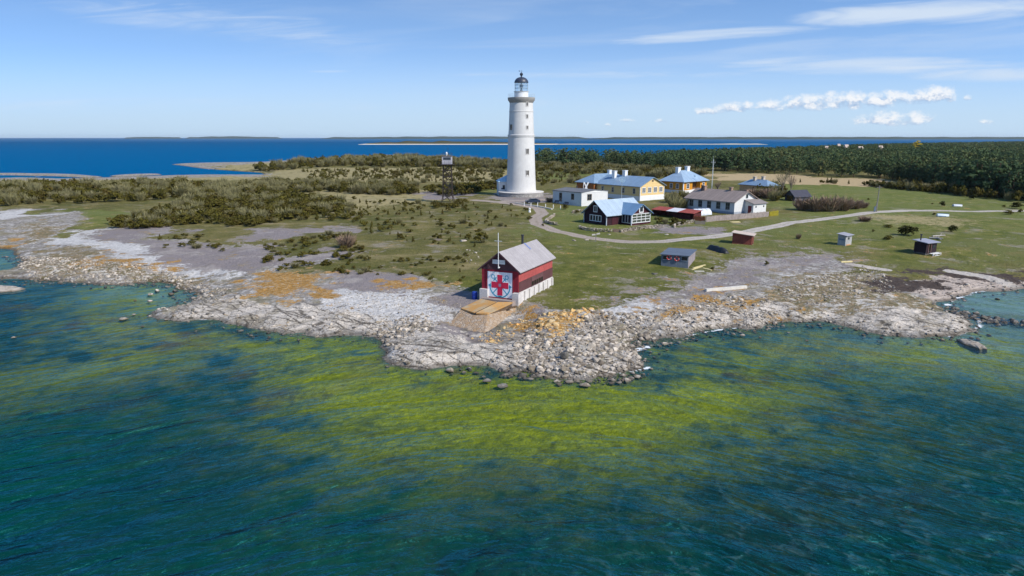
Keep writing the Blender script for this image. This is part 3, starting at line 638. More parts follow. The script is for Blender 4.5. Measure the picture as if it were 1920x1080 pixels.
# ------------------------------------------------------------------ lighthouse
def lighthouse():
    x, y, z = G(977, 369); y += 4.5; z = h1(x, y)
    x = (977-960)/F*(y*math.cos(PITCH)+(H-3)*math.sin(PITCH))
    t = empty('lighthouse', (x, y, z), 0, 'tall white round lighthouse with a dark dome standing behind the boathouse', 'lighthouse')
    zz = lambda v: z_at(v, y-4)-z
    s = (y*math.cos(PITCH)+3)/F
    pm = paint('lighthouse_white', c(203,201,197), .8, .06, .22, streak=.2)
    r0 = 56*s/2; rm = 48*s/2; rt = 43*s/2
    b = zz(361)
    prof = [(r0*1.035, b), (r0*1.035, b+.45), (r0, b+.5)]
    z1 = zz(254.5); z2 = zz(187)
    for i in range(1, 9): prof.append((r0+(rm-r0)*(i/8)**.8, b+.5+(z1-b-.5)*i/8))
    for i in range(1, 5): prof.append((rm*.985+(rt-rm)*i/4, z1+(z2-z1)*i/4))
    MB().lathe(prof, 72).build('tower', pm, t, True)
    sm = stone_mat('plinth_stone', c(168,164,158), c(140,138,136), 1.1)
    mb = MB(); mb.lathe([(r0*1.52, -1), (r0*1.5, b-.45), (r0*1.5, b-.12)], 56); mb.build('plinth', sm, t, True)
    MB().lathe([(r0*1.53, b-.12), (r0*1.53, b+.05), (r0*1.02, b+.09)], 56).build('plinth_coping', paint('pale_coping', c(205,200,192), .8), t, True)
    band = paint('band_grey', c(196,194,190), .8, .06)
    MB().lathe([(rm*.99, z1-.5), (rm*1.03, z1-.35), (rm*1.05, z1+.2), (rm*1.0, z1+.35)], 72).build('cornice_band', band, t, True)
    zb = zz(208.5); rb = rm*.985+(rt-rm)*.68
    MB().lathe([(rb*.99, zb-.2), (rb*1.02, zb-.12), (rb*1.02, zb+.12), (rb*.98, zb+.2)], 72).build('cornice_band', band, t, True)
    z3 = zz(182)
    MB().lathe([(rt*.98, z2-.9), (rt*1.03, z2-.5), (rt*1.14, z2), (rt*1.16, z3-.15), (rt*1.16, z3+.05), (rt*.4, z3+.06)], 72).build('gallery', paint('gallery_grey', c(150,146,140), .8, .1), t, True)
    mb = MB()
    for i in range(28):
        a = i*2*math.pi/28; X, Y = rt*1.12*math.cos(a), rt*1.12*math.sin(a)
        mb.tube((X, Y, z3), (X, Y, z3+1.05), .025, n=4)
        a2 = (i+1)*2*math.pi/28
        for q in (.55, 1.05): mb.tube((X, Y, z3+q), (rt*1.12*math.cos(a2), rt*1.12*math.sin(a2), z3+q), .022, n=4)
    mb.build('railing', paint('rail_pale', c(190,200,206), .6), t)
    z4 = zz(170); rl = 24.5*s/2; z5 = zz(152.5)
    MB().lathe([(rl*1.04, z3), (rl*1.04, z4-.15), (rl*.98, z4)], 40).build('lantern_base', WTRIM, t, True)
    MB().lathe([(rl*1.13, z4-.12), (rl*1.13, z4+.02), (rl*.9, z4+.03)], 40).build('lantern_walkway', band, t, True)
    gm, k, out = mat_new('lantern_glass')
    tr = k.new('ShaderNodeBsdfTransparent'); tr.inputs[0].default_value = (.96, .98, .99, 1); g_ = k.new('ShaderNodeBsdfGlossy'); g_.inputs['Roughness'].default_value = .05
    mx = k.new('ShaderNodeMixShader'); mx.inputs[0].default_value = .16; k.l.new(tr.outputs[0], mx.inputs[1]); k.l.new(g_.outputs[0], mx.inputs[2]); k.l.new(mx.outputs[0], out.inputs[0])
    lan = MB().lathe([(rl*.95, z4+.03), (rl*.95, z5)], 24, caps=False).build('lantern_glazing', gm, t)
    mb = MB()
    for i in range(12):
        a = i*2*math.pi/12+.1; X, Y = rl*.97*math.cos(a), rl*.97*math.sin(a)
        mb.tube((X, Y, z4), (X, Y, z5), .04, n=5)
    for q in (.37, .72): mb.lathe([(rl*.985, z4+(z5-z4)*q-.05), (rl*.985, z4+(z5-z4)*q+.05)], 24, caps=False)
    mb.build('glazing_bars', paint('bars_grey', c(150,165,172), .5), lan)
    mb = MB(); mb.lathe([(.45, z4), (.45, z4+.5), (.2, z4+.6), (.2, z4+1.1), (.55, z4+1.2), (.6, z4+1.7), (.5, z4+2.1), (.15, z4+2.2), (.1, z5-.1)], 16); mb.build('lamp_lens', paint('lens_grey', c(70,84,98), .3, spec=.8), t, True)
    z6 = zz(142.5); prof = [(rl*1.05, z5-.1), (rl*1.06, z5+.05)]
    for i in range(1, 9):
        a = i/8*math.pi/2*.96; prof.append((rl*1.02*math.cos(a), z5+.05+(z6-z5)*math.sin(a)))
    dm = paint('dome_dark', c(52,58,72), .45, .12, spec=.5)
    dome = MB().lathe(prof, 32).build('dome', dm, t, True)
    MB().lathe([(.25, z6-.15), (.22, z6+.35), (.46, z6+.6), (.5, z6+.95), (.3, z6+1.25), (.05, z6+1.4), (.03, z6+2.1)], 14).build('vent_ball', dm, dome, True)
    mb = MB(); mb.bar((-.7, 0, z6+1.75), (.5, 0, z6+1.75), .05); mb.prism([(-.7, -.12), (-.35, 0), (-.7, .22), (-.85, .05)], lambda a, b: (a, -.02, z6+1.75+b), lambda a, b: (a, .02, z6+1.75+b)); mb.build('weather_vane', dm, dome)
    # windows: a column seen right of the middle, one more on the left
    def rad(zq):
        if zq < z1: return r0+(rm-r0)*((zq-b)/(z1-b))**.8
        return rm*.985+(rt-rm)*(zq-z1)/(z2-z1)
    wd = paint('window_brown', c(92,82,72), .6)
    for (u, v, wu, hv) in [(987.2, 195, 4.6, 8.5), (987.3, 218, 4.4, 8), (987.6, 239.3, 4.4, 8), (988, 284, 6, 11), (988.3, 325.5, 6.2, 12.5), (958.6, 238.5, 3.2, 10)]:
        zq = zz(v); R_ = rad(zq); ang = math.asin(max(-.97, min(.97, (u-977)*s/R_))) ; R2 = R_*1.0
        nx, ny = math.sin(ang), -math.cos(ang); tx, ty = math.cos(ang), math.sin(ang)
        cx, cy = nx*R2, ny*R2; w_ = wu*s/2/max(.45, math.cos(ang)); h_ = hv*s/2
        def q(sx, sz, d_): return (cx+tx*sx+nx*d_, cy+ty*sx+ny*d_, zq+sz)
        mb = MB()
        for (a0, a1, b0, b1) in [(-w_, -w_+.16, -h_, h_), (w_-.16, w_, -h_, h_), (-w_+.16, w_-.16, h_-.16, h_), (-w_+.16, w_-.16, -h_, -h_+.22)]:
            mb.hexa([q(a0, b0, -.3), q(a1, b0, -.3), q(a1, b1, -.3), q(a0, b1, -.3)], [q(a0, b0, .1), q(a1, b0, .1), q(a1, b1, .1), q(a0, b1, .1)])
        mb.hexa([q(-.04, -h_+.22, -.2), q(.04, -h_+.22, -.2), q(.04, h_-.16, -.2), q(-.04, h_-.16, -.2)], [q(-.04, -h_+.22, .05), q(.04, -h_+.22, .05), q(.04, h_-.16, .05), q(-.04, h_-.16, .05)])
        wn = mb.build('window', paint('reveal_grey', c(186,182,176), .8) if u > 970 else wd, t)
        a0, a1, b0, b1 = -w_+.16, w_-.16, -h_+.22, h_-.16
        g = MB(); g.hexa([q(a0, b0, -.3), q(a1, b0, -.3), q(a1, b1, -.3), q(a0, b1, -.3)], [q(a0, b0, .025), q(a1, b0, .025), q(a1, b1, .025), q(a0, b1, .025)]); g.build('pane', glass('brown_glass', c(58,54,50)), wn)
    # keeper's annex against the foot
    o, lr, ll = frame_at(953, 366, 934, 975, math.radians(20))
    yb = y+1.0; xb = (936-960)/F*(yb+2); ax = empty('lighthouse_annex', (xb, yb-1.2, z+b-.1), math.radians(8), 'small white annex with a pale blue roof against the foot of the lighthouse', 'annex')
    mb = MB(); mb.box(0, 5.2, 0, 5.5, -1.2, 3.2); mb.build('wall', WHITE, ax)
    mb = MB(); hip_roof(mb, 0, 6.4, 0, 5.5, 3.25, 5.1, 'X', .25); mb.build('roof', metal_roof('roof_pale_blue', c(168,198,214), 'x'), ax)
    mb = MB(); fbox(mb, 'R', 0, 1.2, 1.9, .75, 2.1, -.03, .05); mb.build('window', glass(), ax)
    mb = MB(); fbox(mb, 'R', 0, .75, 1.2, .8, 1.25, -.03, .05); mb.build('wall_lamp', paint('lamp_dark', c(40,50,80), .5), ax)
lighthouse()

# ------------------------------------------------------------------ boathouse with slipway
def boathouse():
    (x, y, z), lr, ll = frame_at(973, 571, 903, 1036, math.radians(65))
    t = empty('boathouse', (x, y, z), math.radians(65), 'dark red boathouse with white doors bearing a red cross emblem, above the slipway', 'boathouse')
    zt = lambda v: z_at(v, y)-z
    zw = zt(549); ze = zt(508); zr = z_at(473, y+ll*.25)-z
    red = paint('boathouse_red', c(146,40,54), .8, .12, .9, planks=('y', .16), streak=.15)
    redside = paint('boathouse_faded_red', c(176,84,80), .85, .16, .5, planks=('x', .22), streak=.3)
    tar = paint('tarred_boards', c(96,62,62), .85, .15, .6, planks=('x', .22), streak=.3)
    gab = paint('gable_tar', c(86,58,64), .85, .15, .8, planks=('y', .18))
    mb = MB(); gable_wall(mb, .05, lr-.05, .05, ll-.05, zw, ze, zr, 'X'); mb.build('wall', redside, t)
    mb = MB(); fbox(mb, 'L', .05, .06, ll-.06, zw, ze-.12, -.02, .03); mb.build('front_boarding', red, t)
    mb = MB(); pts = [(.06, ze-.12), (ll-.06, ze-.12), (ll-.06, ze), (ll/2, zr-.02), (.06, ze)]
    mb.prism(pts, lambda a, b: (.05, a, b), lambda a, b: (.0, a, b)); mb.build('gable_boarding', gab, t)
    mb = MB(); mb.box(.1, lr-.03, .012, .05, zw, zw+(ze-zw)*.47); mb.build('lower_boarding', tar, t)
    mb = MB(); gable_roof(mb, 0, lr, 0, ll, ze, zr, 'X', .32, .1, .12)
    mb.build('roof', paint('roof_grey_boards', c(164,158,157), .8, .1, .7, planks=('x', .42), streak=.25), t)
    mb = MB()
    for sgn in (0, 1):
        a = (-.36, -.36 if sgn == 0 else ll+.36, ze+.10-(zr-ze)/(ll/2)*.36); b = (-.36, ll/2, zr+.10)
        mb.hexa([(a[0], a[1], a[2]-.2), (a[0], b[1], b[2]-.2), (a[0]+.03, b[1], b[2]-.2), (a[0]+.03, a[1], a[2]-.2)], [(a[0], a[1], a[2]), (a[0], b[1], b[2]), (a[0]+.03, b[1], b[2]), (a[0]+.03, a[1], a[2])])
    mb.build('bargeboard', gab, t)
    # whitewashed stone footing with piers
    mb = MB(); mb.box(.02, lr, 0.02, ll-.02, -1.2, zw)
    n = 7
    for i in range(n+1):
        q = .25+(lr-.5)*i/n; mb.box(q-.18, q+.18, -.14, .02, -1.2, zw-.12)
    mb.box(-.1, .85, -.12, .0, -1.2, zw-.05); mb.box(-.35, .04, -.1, .75, -1.2, zw-.1)
    mb.box(-.35, .04, ll-1.0, ll+.1, -1.2, zw+.1)
    ft = mb.build('footing', paint('whitewash_worn', c(206,200,194), .9, .14, .9, bump=1, streak=.35), t)
    # doors
    d0, d1 = ll*.17, ll*.83; dz0, dz1 = zt(558)+.1, zt(513)-.02; dz0 = zt(561.5)
    mb = MB(); fbox(mb, 'L', .02, d0-.16, d1+.16, dz1, dz1+.14, -.02, .06); fbox(mb, 'L', .02, d0-.16, d0, dz0, dz1, -.02, .06); fbox(mb, 'L', .02, d1, d1+.16, dz0, dz1, -.02, .06)
    fbox(mb, 'L', .02, d0-.16, d1+.16, dz0-.2, dz0, -.3, .06); mb.build('door_frame', red, t)
    wm = paint('door_white', c(244,244,246), .6, .04, .8, planks=('y', .3))
    mid = (d0+d1)/2; doors = []
    for a, b in ((d0, mid-.015), (mid+.015, d1)):
        mb = MB(); fbox(mb, 'L', .02, a, b, dz0, dz1, -.05, .045); doors.append(mb.build('door', wm, t))
    W = d1-d0; zc = (dz0+dz1)/2-.05
    Em = paint('emblem_red', c(206,40,74), .6, .06); Bl = paint('emblem_blue', c(58,160,190), .6, .06); Gy = paint('emblem_grey', c(150,140,160), .6)
    def E_(mb, pts, d_): mb.prism(pts, lambda a, b: (.02-.045, mid-a, zc+b), lambda a, b: (.02-.045-d_, mid-a, zc+b))
    S = W/2.0
    for i in range(4):
        mb = MB(); ca, sa = [(1, 0), (0, 1), (-1, 0), (0, -1)][i]
        P_ = [(.10, -.19), (.68, -.21), (.68, .21), (.10, .19)]
        E_(mb, [((px*ca-py*sa)*S, (px*sa+py*ca)*S*1.12) for px, py in P_], .012)
        mb.build('cross_arm', Em, doors[0] if i == 2 else doors[1] if i == 0 else t)
    mb = MB(); E_(mb, [(.14*S*math.cos(k*math.pi/4), .14*S*math.sin(k*math.pi/4)) for k in range(8)], .008); mb.build('cross_centre', Gy, t)
    for sg in (-1, 1):
        mb = MB(); dg = math.sqrt(.5)
        def A(px, py): # along the diagonal: px across, py along, up to the ring
            return ((sg*(py*dg)+px*dg)*S, (py*dg-sg*px*dg)*S*1.1)
        E_(mb, [A(-.035, -.85), A(.035, -.85), A(.035, .66), A(-.035, .66)], .006)
        for k in range(12):
            a0, a1 = k*math.pi/6, (k+1)*math.pi/6
            E_(mb, [A(.15*math.cos(q)*r/.15, .78+.15*math.sin(q)*r/.15) for q, r in ((a0, .10), (a1, .10), (a1, .155), (a0, .155))], .006)
        E_(mb, [A(-.17, .52), A(.17, .52), A(.17, .60), A(-.17, .60)], .006)
        for k in range(8):
            a0, a1 = -math.pi/2-.75+k*1.5/8, -math.pi/2-.75+(k+1)*1.5/8
            E_(mb, [A(r*math.cos(q), r*math.sin(q)) for q, r in ((a0, .78), (a1, .78), (a1, .87), (a0, .87))], .006)
        for q in (-.72, .72):
            E_(mb, [A(math.sin(q)*.98, -math.cos(q)*.98), A(math.sin(q*.78)*.72, -math.cos(q*.78)*.72), A(math.sin(q*1.25)*.74, -math.cos(q*1.25)*.74)], .006)
        mb.build('anchor_emblem', Bl, t)
    # sign board and mast on the gable
    mb = MB(); fbox(mb, 'L', .0, ll*.36, ll*.69, zt(500.5)+.15, zt(491)+.05, .03, .08)
    mb.build('sign_board', paint('sign_white', c(214,216,214), .6, .04), t)
    mb = MB(); fbox(mb, 'L', .0, ll*.40, ll*.65, (zt(500.5)+zt(491))/2+.06, (zt(500.5)+zt(491))/2+.10, .08, .083); mb.build('sign_line', paint('sign_faint', c(176,184,184), .6), t)
    zm = z_at(438, y)-z
    mb = MB(); mb.tube((-.42, ll/2, zt(503)), (-.42, ll/2, zm), .045, .035, 6); mb.bar((-.42, ll/2-.5, zm-1.0), (-.42, ll/2+.5, zm-1.0), .05); fbox(mb, 'L', 0, ll/2-.06, ll/2+.06, zt(505), zt(503), -.02, .45); mb.build('mast', WTRIM, t)
    # side shutter strip
    s0, s1 = lr*.34, lr*.68; w0, w1 = zw+.12, zw+(ze-zw)*.46
    mb = MB(); mb.box(s0, s1, -.035, .012, w0+.55, w1); mb.box(s0-.08, s1+.08, -.06, .012, w0-.1, w0-.02)
    for i in range(6):
        q = s0+(s1-s0)*i/5; mb.box(q-.04, q+.04, -.05, .012, w0-.02, w0+.55)
    wn = mb.build('window_strip', paint('shutter_boards', c(104,74,74), .85, .15, 1, planks=('z', .2)), t)
    mb = MB(); mb.box(s0, s1, -.015, .012, w0-.02, w0+.55); mb.build('pane', glass('dark_opening', c(34,30,34)), wn)
    # stove pipe and blue roof sheet
    px = lr*.66; rz_ = lambda Y: zr+.12-(zr-ze)/(ll/2)*abs(Y-ll/2)
    mb = MB(); mb.tube((px, ll/2+.25, zr-.2), (px, ll/2+.25, zr+1.15), .15, n=10); mb.tube((px, ll/2+.25, zr+1.1), (px, ll/2+.25, zr+1.25), .2, n=10); mb.build('stove_pipe', paint('pipe_dark', c(52,52,58), .6), t)
    mb = MB(); mb.slab([(px-.16, ll/2-.9, rz_(ll/2-.9)+.04), (px+.16, ll/2-.9, rz_(ll/2-.9)+.04), (px+.16, ll/2, zr+.16), (px-.16, ll/2, zr+.16)], .03); mb.build('roof_flashing', paint('flash_blue', c(110,124,170), .5), t)
    return t, lr, ll, z
BH = boathouse()

def slipway():
    q = lambda u, v, dz=0: (lambda p: (p[0], p[1], p[2]))(tuple(ray_z(u, v, dz))+(dz,))
    t = empty('slipway', (0, 0, 0), 0, 'sloping stone slipway with two lichen-orange concrete slabs running down from the boathouse doors', 'slipway')
    top = 2.15; low = 1.35; foot = .25
    sl = [[q(864, 578, low), q(889, 586, low), q(930, 566, top), q(902, 560, top)], [q(892.5, 586.5, low), q(914, 588, low), q(962, 566, top), q(933.5, 566.2, top)]]
    conc = None
    m, k, out = mat_new('lichen_concrete'); oc = k.pos(); n = k.noise(oc, .8, 4, .6); n2 = k.noise(oc, 5, 3, .6)
    cc = k.mix(k.step(n, .36, .58), c(172,152,120), c(180,136,80)); cc = k.mix(k.mul(k.step(n2, .5, .75), .5), cc, c(150,136,116)); principled(k, out, cc, .9, k.bump(n2, .04, .6), .2)
    for s_ in sl: MB().slab(s_, .16).build('slab', m, t)
    dn_ = lambda p: (p[0], p[1], p[2]-.05)
    MB().slab([dn_(sl[0][1]), dn_(sl[1][0]), dn_(sl[1][3]), dn_(sl[0][2])], .1).build('joint', paint('joint_dark', c(70,62,54), .9), t)
    rub = stone_mat('rubble_orange', c(168,152,134), c(158,130,98), 2.4, .35)
    dn = lambda p, d_: (p[0], p[1], p[2]-d_)
    A = [dn(sl[0][0], .14), dn(sl[1][1], .14), dn(sl[1][2], .14), dn(sl[0][3], .14)]
    gd = lambda p, d_=.25: (p[0], p[1], p[2]-d_)
    B = [gd(G(842, 604)), gd(G(908, 627)), gd(G(972, 572)), gd(G(896, 562))]
    mb = MB(); mb.add(A+[tuple(p) for p in B], [(0,1,2,3),(4,5,1,0),(5,6,2,1),(7,4,0,3),(6,7,3,2),(7,6,5,4)]); mb.build('masonry', rub, t)
    mb = MB(); mb.slab([(A[2][0]-.1, A[2][1]-.1, top+.06), (A[2][0]+.3, A[2][1]+.5, top+.06), (A[3][0]+.2, A[3][1]+.8, top+.06), (A[3][0], A[3][1], top+.06)], .6); mb.build('door_step', paint('step_grey', c(150,136,128), .9, .15, 1.5), t)
slipway()

# ------------------------------------------------------------------ houses of the station
BLUE = metal_roof('roof_blue', c(126,150,172), 'x', .6); BLUEY = metal_roof('roof_blue_cross', c(126,150,172), 'y', .6)
def cottage():
    o, lr, ll = frame_at(1137, 423, 1095, 1205, math.radians(37))
    t = empty('cottage', o, math.radians(37), 'dark tarred cottage with light blue metal roof and a glazed gabled wing facing the track', 'cottage')
    y = o[1]; zt = lambda v: z_at(v, y)-o[2]
    ze = zt(402); zr = z_at(376.5, y+ll*.4)-o[2]
    dk = paint('tarred_wall', c(50,28,36), .85, .2, .8, planks=('xy', .2)); dr = paint('dark_red_wall', c(66,28,36), .85, .16, .8, planks=('xy', .2))
    mb = MB(); gable_wall(mb, 0, lr, 0, ll, -.8, ze, zr, 'X'); mb.build('wall', dk, t)
    mb = MB(); gable_roof(mb, 0, lr, 0, ll, ze, zr, 'X', .55, .12, .12); mb.build('roof', metal_roof('roof_blue_pale', c(168,184,196), 'x', .6), t)
    # wing
    x0, x1 = lr*.40, lr*.93; w = 3.0; wr = ze+(zr-ze)*.72
    mb = MB(); gable_wall(mb, x0, x1, -w, ll*.28, -.8, ze+.05, wr, 'Y'); mb.build('wing_wall', dr, t)
    mb = MB(); m_ = (wr-ze)/((x1-x0)/2); xm = (x0+x1)/2; L_ = ll*.5*.74
    for sx in (-1, 1):
        e = (xm+sx*((x1-x0)/2+.4)); mb.slab([(e, -w-.5, ze+.12-m_*.4), (xm, -w-.5, wr+.14), (xm, L_, wr+.14), (e, .05, ze+.12-m_*.4)][::-sx], .12)
    mb.build('wing_roof', metal_roof('roof_blue_mid', c(108,140,170), 'y', .55), t)
    window(t, 'R', -w, x0+.25, x1-.25, .55, ze-.15, cols=4, rws=3, fw=.14, mw=.11, gm=glass('garden_glass', c(70,76,66)))
    mb = MB(); fbox(mb, 'R', -w, x0, x1, -.5, .35, -.02, .03); mb.build('base_board', dr, t)
    window(t, 'R', -w, xm-.55, xm+.45, ze+.35, ze+1.45, cols=1, rws=1, fw=.2)
    mb = MB()
    for a in (-w+.1, -w*.5, -.3): pass
    window(t, 'L', x0, -w+.2, -.3, .5, ze-.25, cols=3, rws=1, fw=.12, mw=.12)
    mb = MB(); fbox(mb, 'R', 0, x0*.35, x0*.75, -.1, 2.1, -.02, .05); mb.build('door', dr, t)
    window(t, 'L', 0, ll*.24, ll*.72, .75, ze-.55, cols=4, rws=1, fw=.13, mw=.16)
    window(t, 'L', 0, ll*.5-.5, ll*.5+.4, ze+.35, ze+1.5, cols=2, rws=1, fw=.16)
    for (X, Y) in ((-.03, 0.02), (-.03, ll-.02), (lr-.02, 0), (x0-.01, -w+.02)): MB().box(X-.09, X+.09, Y-.09, Y+.09, -.6, ze-.05).build('corner_board', paint('board_pale', c(176,182,190), .7), t)
cottage()

def flat_house():
    o, lr, ll = frame_at(1090, 387, 1036.5, 1139, math.radians(40))
    t = empty('white_house', o, math.radians(40), 'low white house with an almost flat dark roof between lighthouse and cottage', 'house')
    y = o[1]; zt = lambda v: z_at(v, y)-o[2]; ze = zt(361.5)
    mb = MB(); gable_wall(mb, 0, lr, 0, ll, -.8, ze, ze+.55, 'Y'); mb.build('wall', WHITE, t)
    mb = MB(); gable_roof(mb, 0, lr, 0, ll, ze, ze+.55, 'Y', .18, .16, .14); mb.build('roof', paint('roof_felt', c(104,106,110), .9, .15, .5), t)
    mb = MB(); fbox(mb, 'R', 0, -.18, lr+.18, ze-.12, ze+.08, -.02, .06); mb.build('fascia', WTRIM, t)
    fr = paint('frame_brown', c(120,104,84), .7)
    for q in (.3, .72): window(t, 'L', 0, ll*q-.45, ll*q+.45, ze-2.0, ze-.55, fr, 1, 2, .1)
    mb = MB(); fbox(mb, 'L', 0, ll*.72-.5, ll*.72+.5, ze-2.9, ze-2.12, -.02, .05); mb.build('door_panel', fr, t)
    window(t, 'R', 0, lr*.22, lr*.37, ze-2.1, ze-.6, fr, 2, 2, .1)
    mb = MB(); mb.tube((lr*.5, ll*.62, ze), (lr*.5, ll*.62, ze+1.3), .16, n=8); mb.build('stove_pipe', paint('pipe_dark', c(52,52,58), .6), t)
    return o
flat_house()

def yellow_house():
    o, lr, ll = frame_at(1199.5, 377, 1118, 1244.5, math.radians(37))
    t = empty('yellow_house', o, math.radians(37), 'long pale yellow house with blue metal roof, white plinth and four gable windows', 'house')
    y = o[1]; zt = lambda v: z_at(v, y)-o[2]; zp = zt(368.5); ze = zt(349.5); zr = zt(335.5)+.25
    yel = paint('yellow_boards', c(226,196,138), .8, .06, .6, planks=('z', .2))
    mb = MB(); mb.box(-.08, lr+.08, -.08, ll+.08, -1.2, zp); mb.build('plinth', WTRIM, t)
    mb = MB(); gable_wall(mb, 0, lr, 0, ll, zp, ze, zr, 'Y'); mb.build('wall', yel, t)
    mb = MB(); gable_roof(mb, 0, lr, 0, ll, ze, zr, 'Y', .5, .14, .14); mb.build('roof', BLUEY, t)
    mb = MB()
    for s0, s1, f_, off in ((-.02, .16, 'R', 0), (lr-.16, lr+.02, 'R', 0), (0, .16, 'L', 0)): fbox(mb, f_, off, s0, s1, zp, ze, -.02, .05)
    fbox(mb, 'R', 0, 0, lr, zp, zp+.2, -.02, .05); mb.build('corner_board', WTRIM, t)
    gf = paint('frame_grey_blue', c(176,186,186), .6)
    for i in range(4):
        q = lr*(.15+.235*i); window(t, 'R', 0, q-.62, q+.62, zp+1.05, zp+2.45, WTRIM, 3, 1, .16, mw=.12)
    mb = MB(); fbox(mb, 'R', 0, lr/2-.35, lr/2+.35, ze+1.2, ze+1.7, -.02, .06); mb.build('gable_vent', paint('vent_dark', c(90,80,64), .7), t)
    for i in range(4):
        q = ll*(.13+.24*i); window(t, 'L', 0, q-.42, q+.42, zp+.7, zp+2.15, gf, 1, 2, .1)
    chimney(t, lr*.35, ll*.78, ze+1, zr+1.5, 1.1); chimney(t, lr*.5, ll*.62, zr-.5, zr+1.7, 1.15)
    # rear cross wing with hipped roof
    x0, x1, y0, y1 = -1.2, lr+5.5, ll-.02, ll+8
    br = paint('brown_boards', c(150,96,52), .8, .1, .6, planks=('z', .2))
    mb = MB(); mb.box(x0, x1, y0, y1, -1, ze+.1); mb.build('rear_wall', br, t)
    mb = MB(); hip_roof(mb, x0, x1, y0, y1, ze+.12, zr+.25, 'X', .5); mb.build('rear_roof', BLUE, t)
    chimney(t, lr*.9, ll+4, zr-.2, zr+1.3, 1.0)
    mb = MB(); fbox(mb, 'L', x0, y0+3, y0+3.5, .5, ze-.4, -.02, .06); mb.build('rear_post', WTRIM, t)
    return o
yellow_house()

def orange_house():
    o, lr, ll = frame_at(1280.5, 362.5, 1238, 1324, math.radians(42))
    t = empty('orange_house', o, math.radians(42), 'ochre orange house with hipped blue roof and two white chimneys, behind the pale yellow house', 'house')
    y = o[1]; zt = lambda v: z_at(v, y)-o[2]; zp = zt(357); ze = zt(341); zr = z_at(320, y+ll*.5)-o[2]
    oc_ = paint('ochre_boards', c(206,142,44), .8, .1, .6, planks=('z', .2))
    mb = MB(); mb.box(-.08, lr+.08, -.08, ll+.08, -1.5, zp); mb.build('plinth', WTRIM, t)
    mb = MB(); mb.box(0, lr*.38, 0, ll, zp, ze); mb.box(lr*.38, lr, 2.2, ll, zp, ze); mb.box(lr*.72, lr, 0, 2.2, zp, ze); mb.build('wall', oc_, t)
    mb = MB(); fbox(mb, 'R', 1.6, lr*.385, lr*.715, zp, ze-.3, -.02, .03); mb.build('veranda', paint('veranda_brown', c(110,76,48), .7, .2, .8, planks=('x', .5)), t)
    mb = MB(); hip_roof(mb, 0, lr, 0, ll, ze, zr, 'X', .7); mb.build('roof', metal_roof('roof_blue_light', c(146,168,188), 'x', .6), t)
    mb = MB(); fbox(mb, 'R', 0, -.03, .3, zp, ze, -.02, .06); fbox(mb, 'L', 0, 0, .25, zp, ze, -.02, .06); mb.build('corner_board', WTRIM, t)
    for q in (.25, .52): window(t, 'L', 0, ll*q-.45, ll*q+.45, zp+.6, zp+2.0, WTRIM, 2, 2, .14)
    window(t, 'R', 0, lr*.14, lr*.24, zp+.6, zp+2.0, WTRIM, 2, 2, .14)
    window(t, 'R', 0, lr*.82, lr*.9, zp+.6, zp+2.0, WTRIM, 2, 2, .14)
    chimney(t, lr*.28, ll*.55, ze+1.5, zr+1.1, 1.5, l=1.1); chimney(t, lr*.62, ll*.5, ze+2, zr+1.3, 1.5, l=1.1)
    mb = MB(); X = lr*.66; mb.box(X-.7, X+.7, ll*.12, ll*.34, ze+.6, ze+1.7); mb.build('dormer', paint('dormer_blue', c(160,186,206), .6), t)
orange_house()

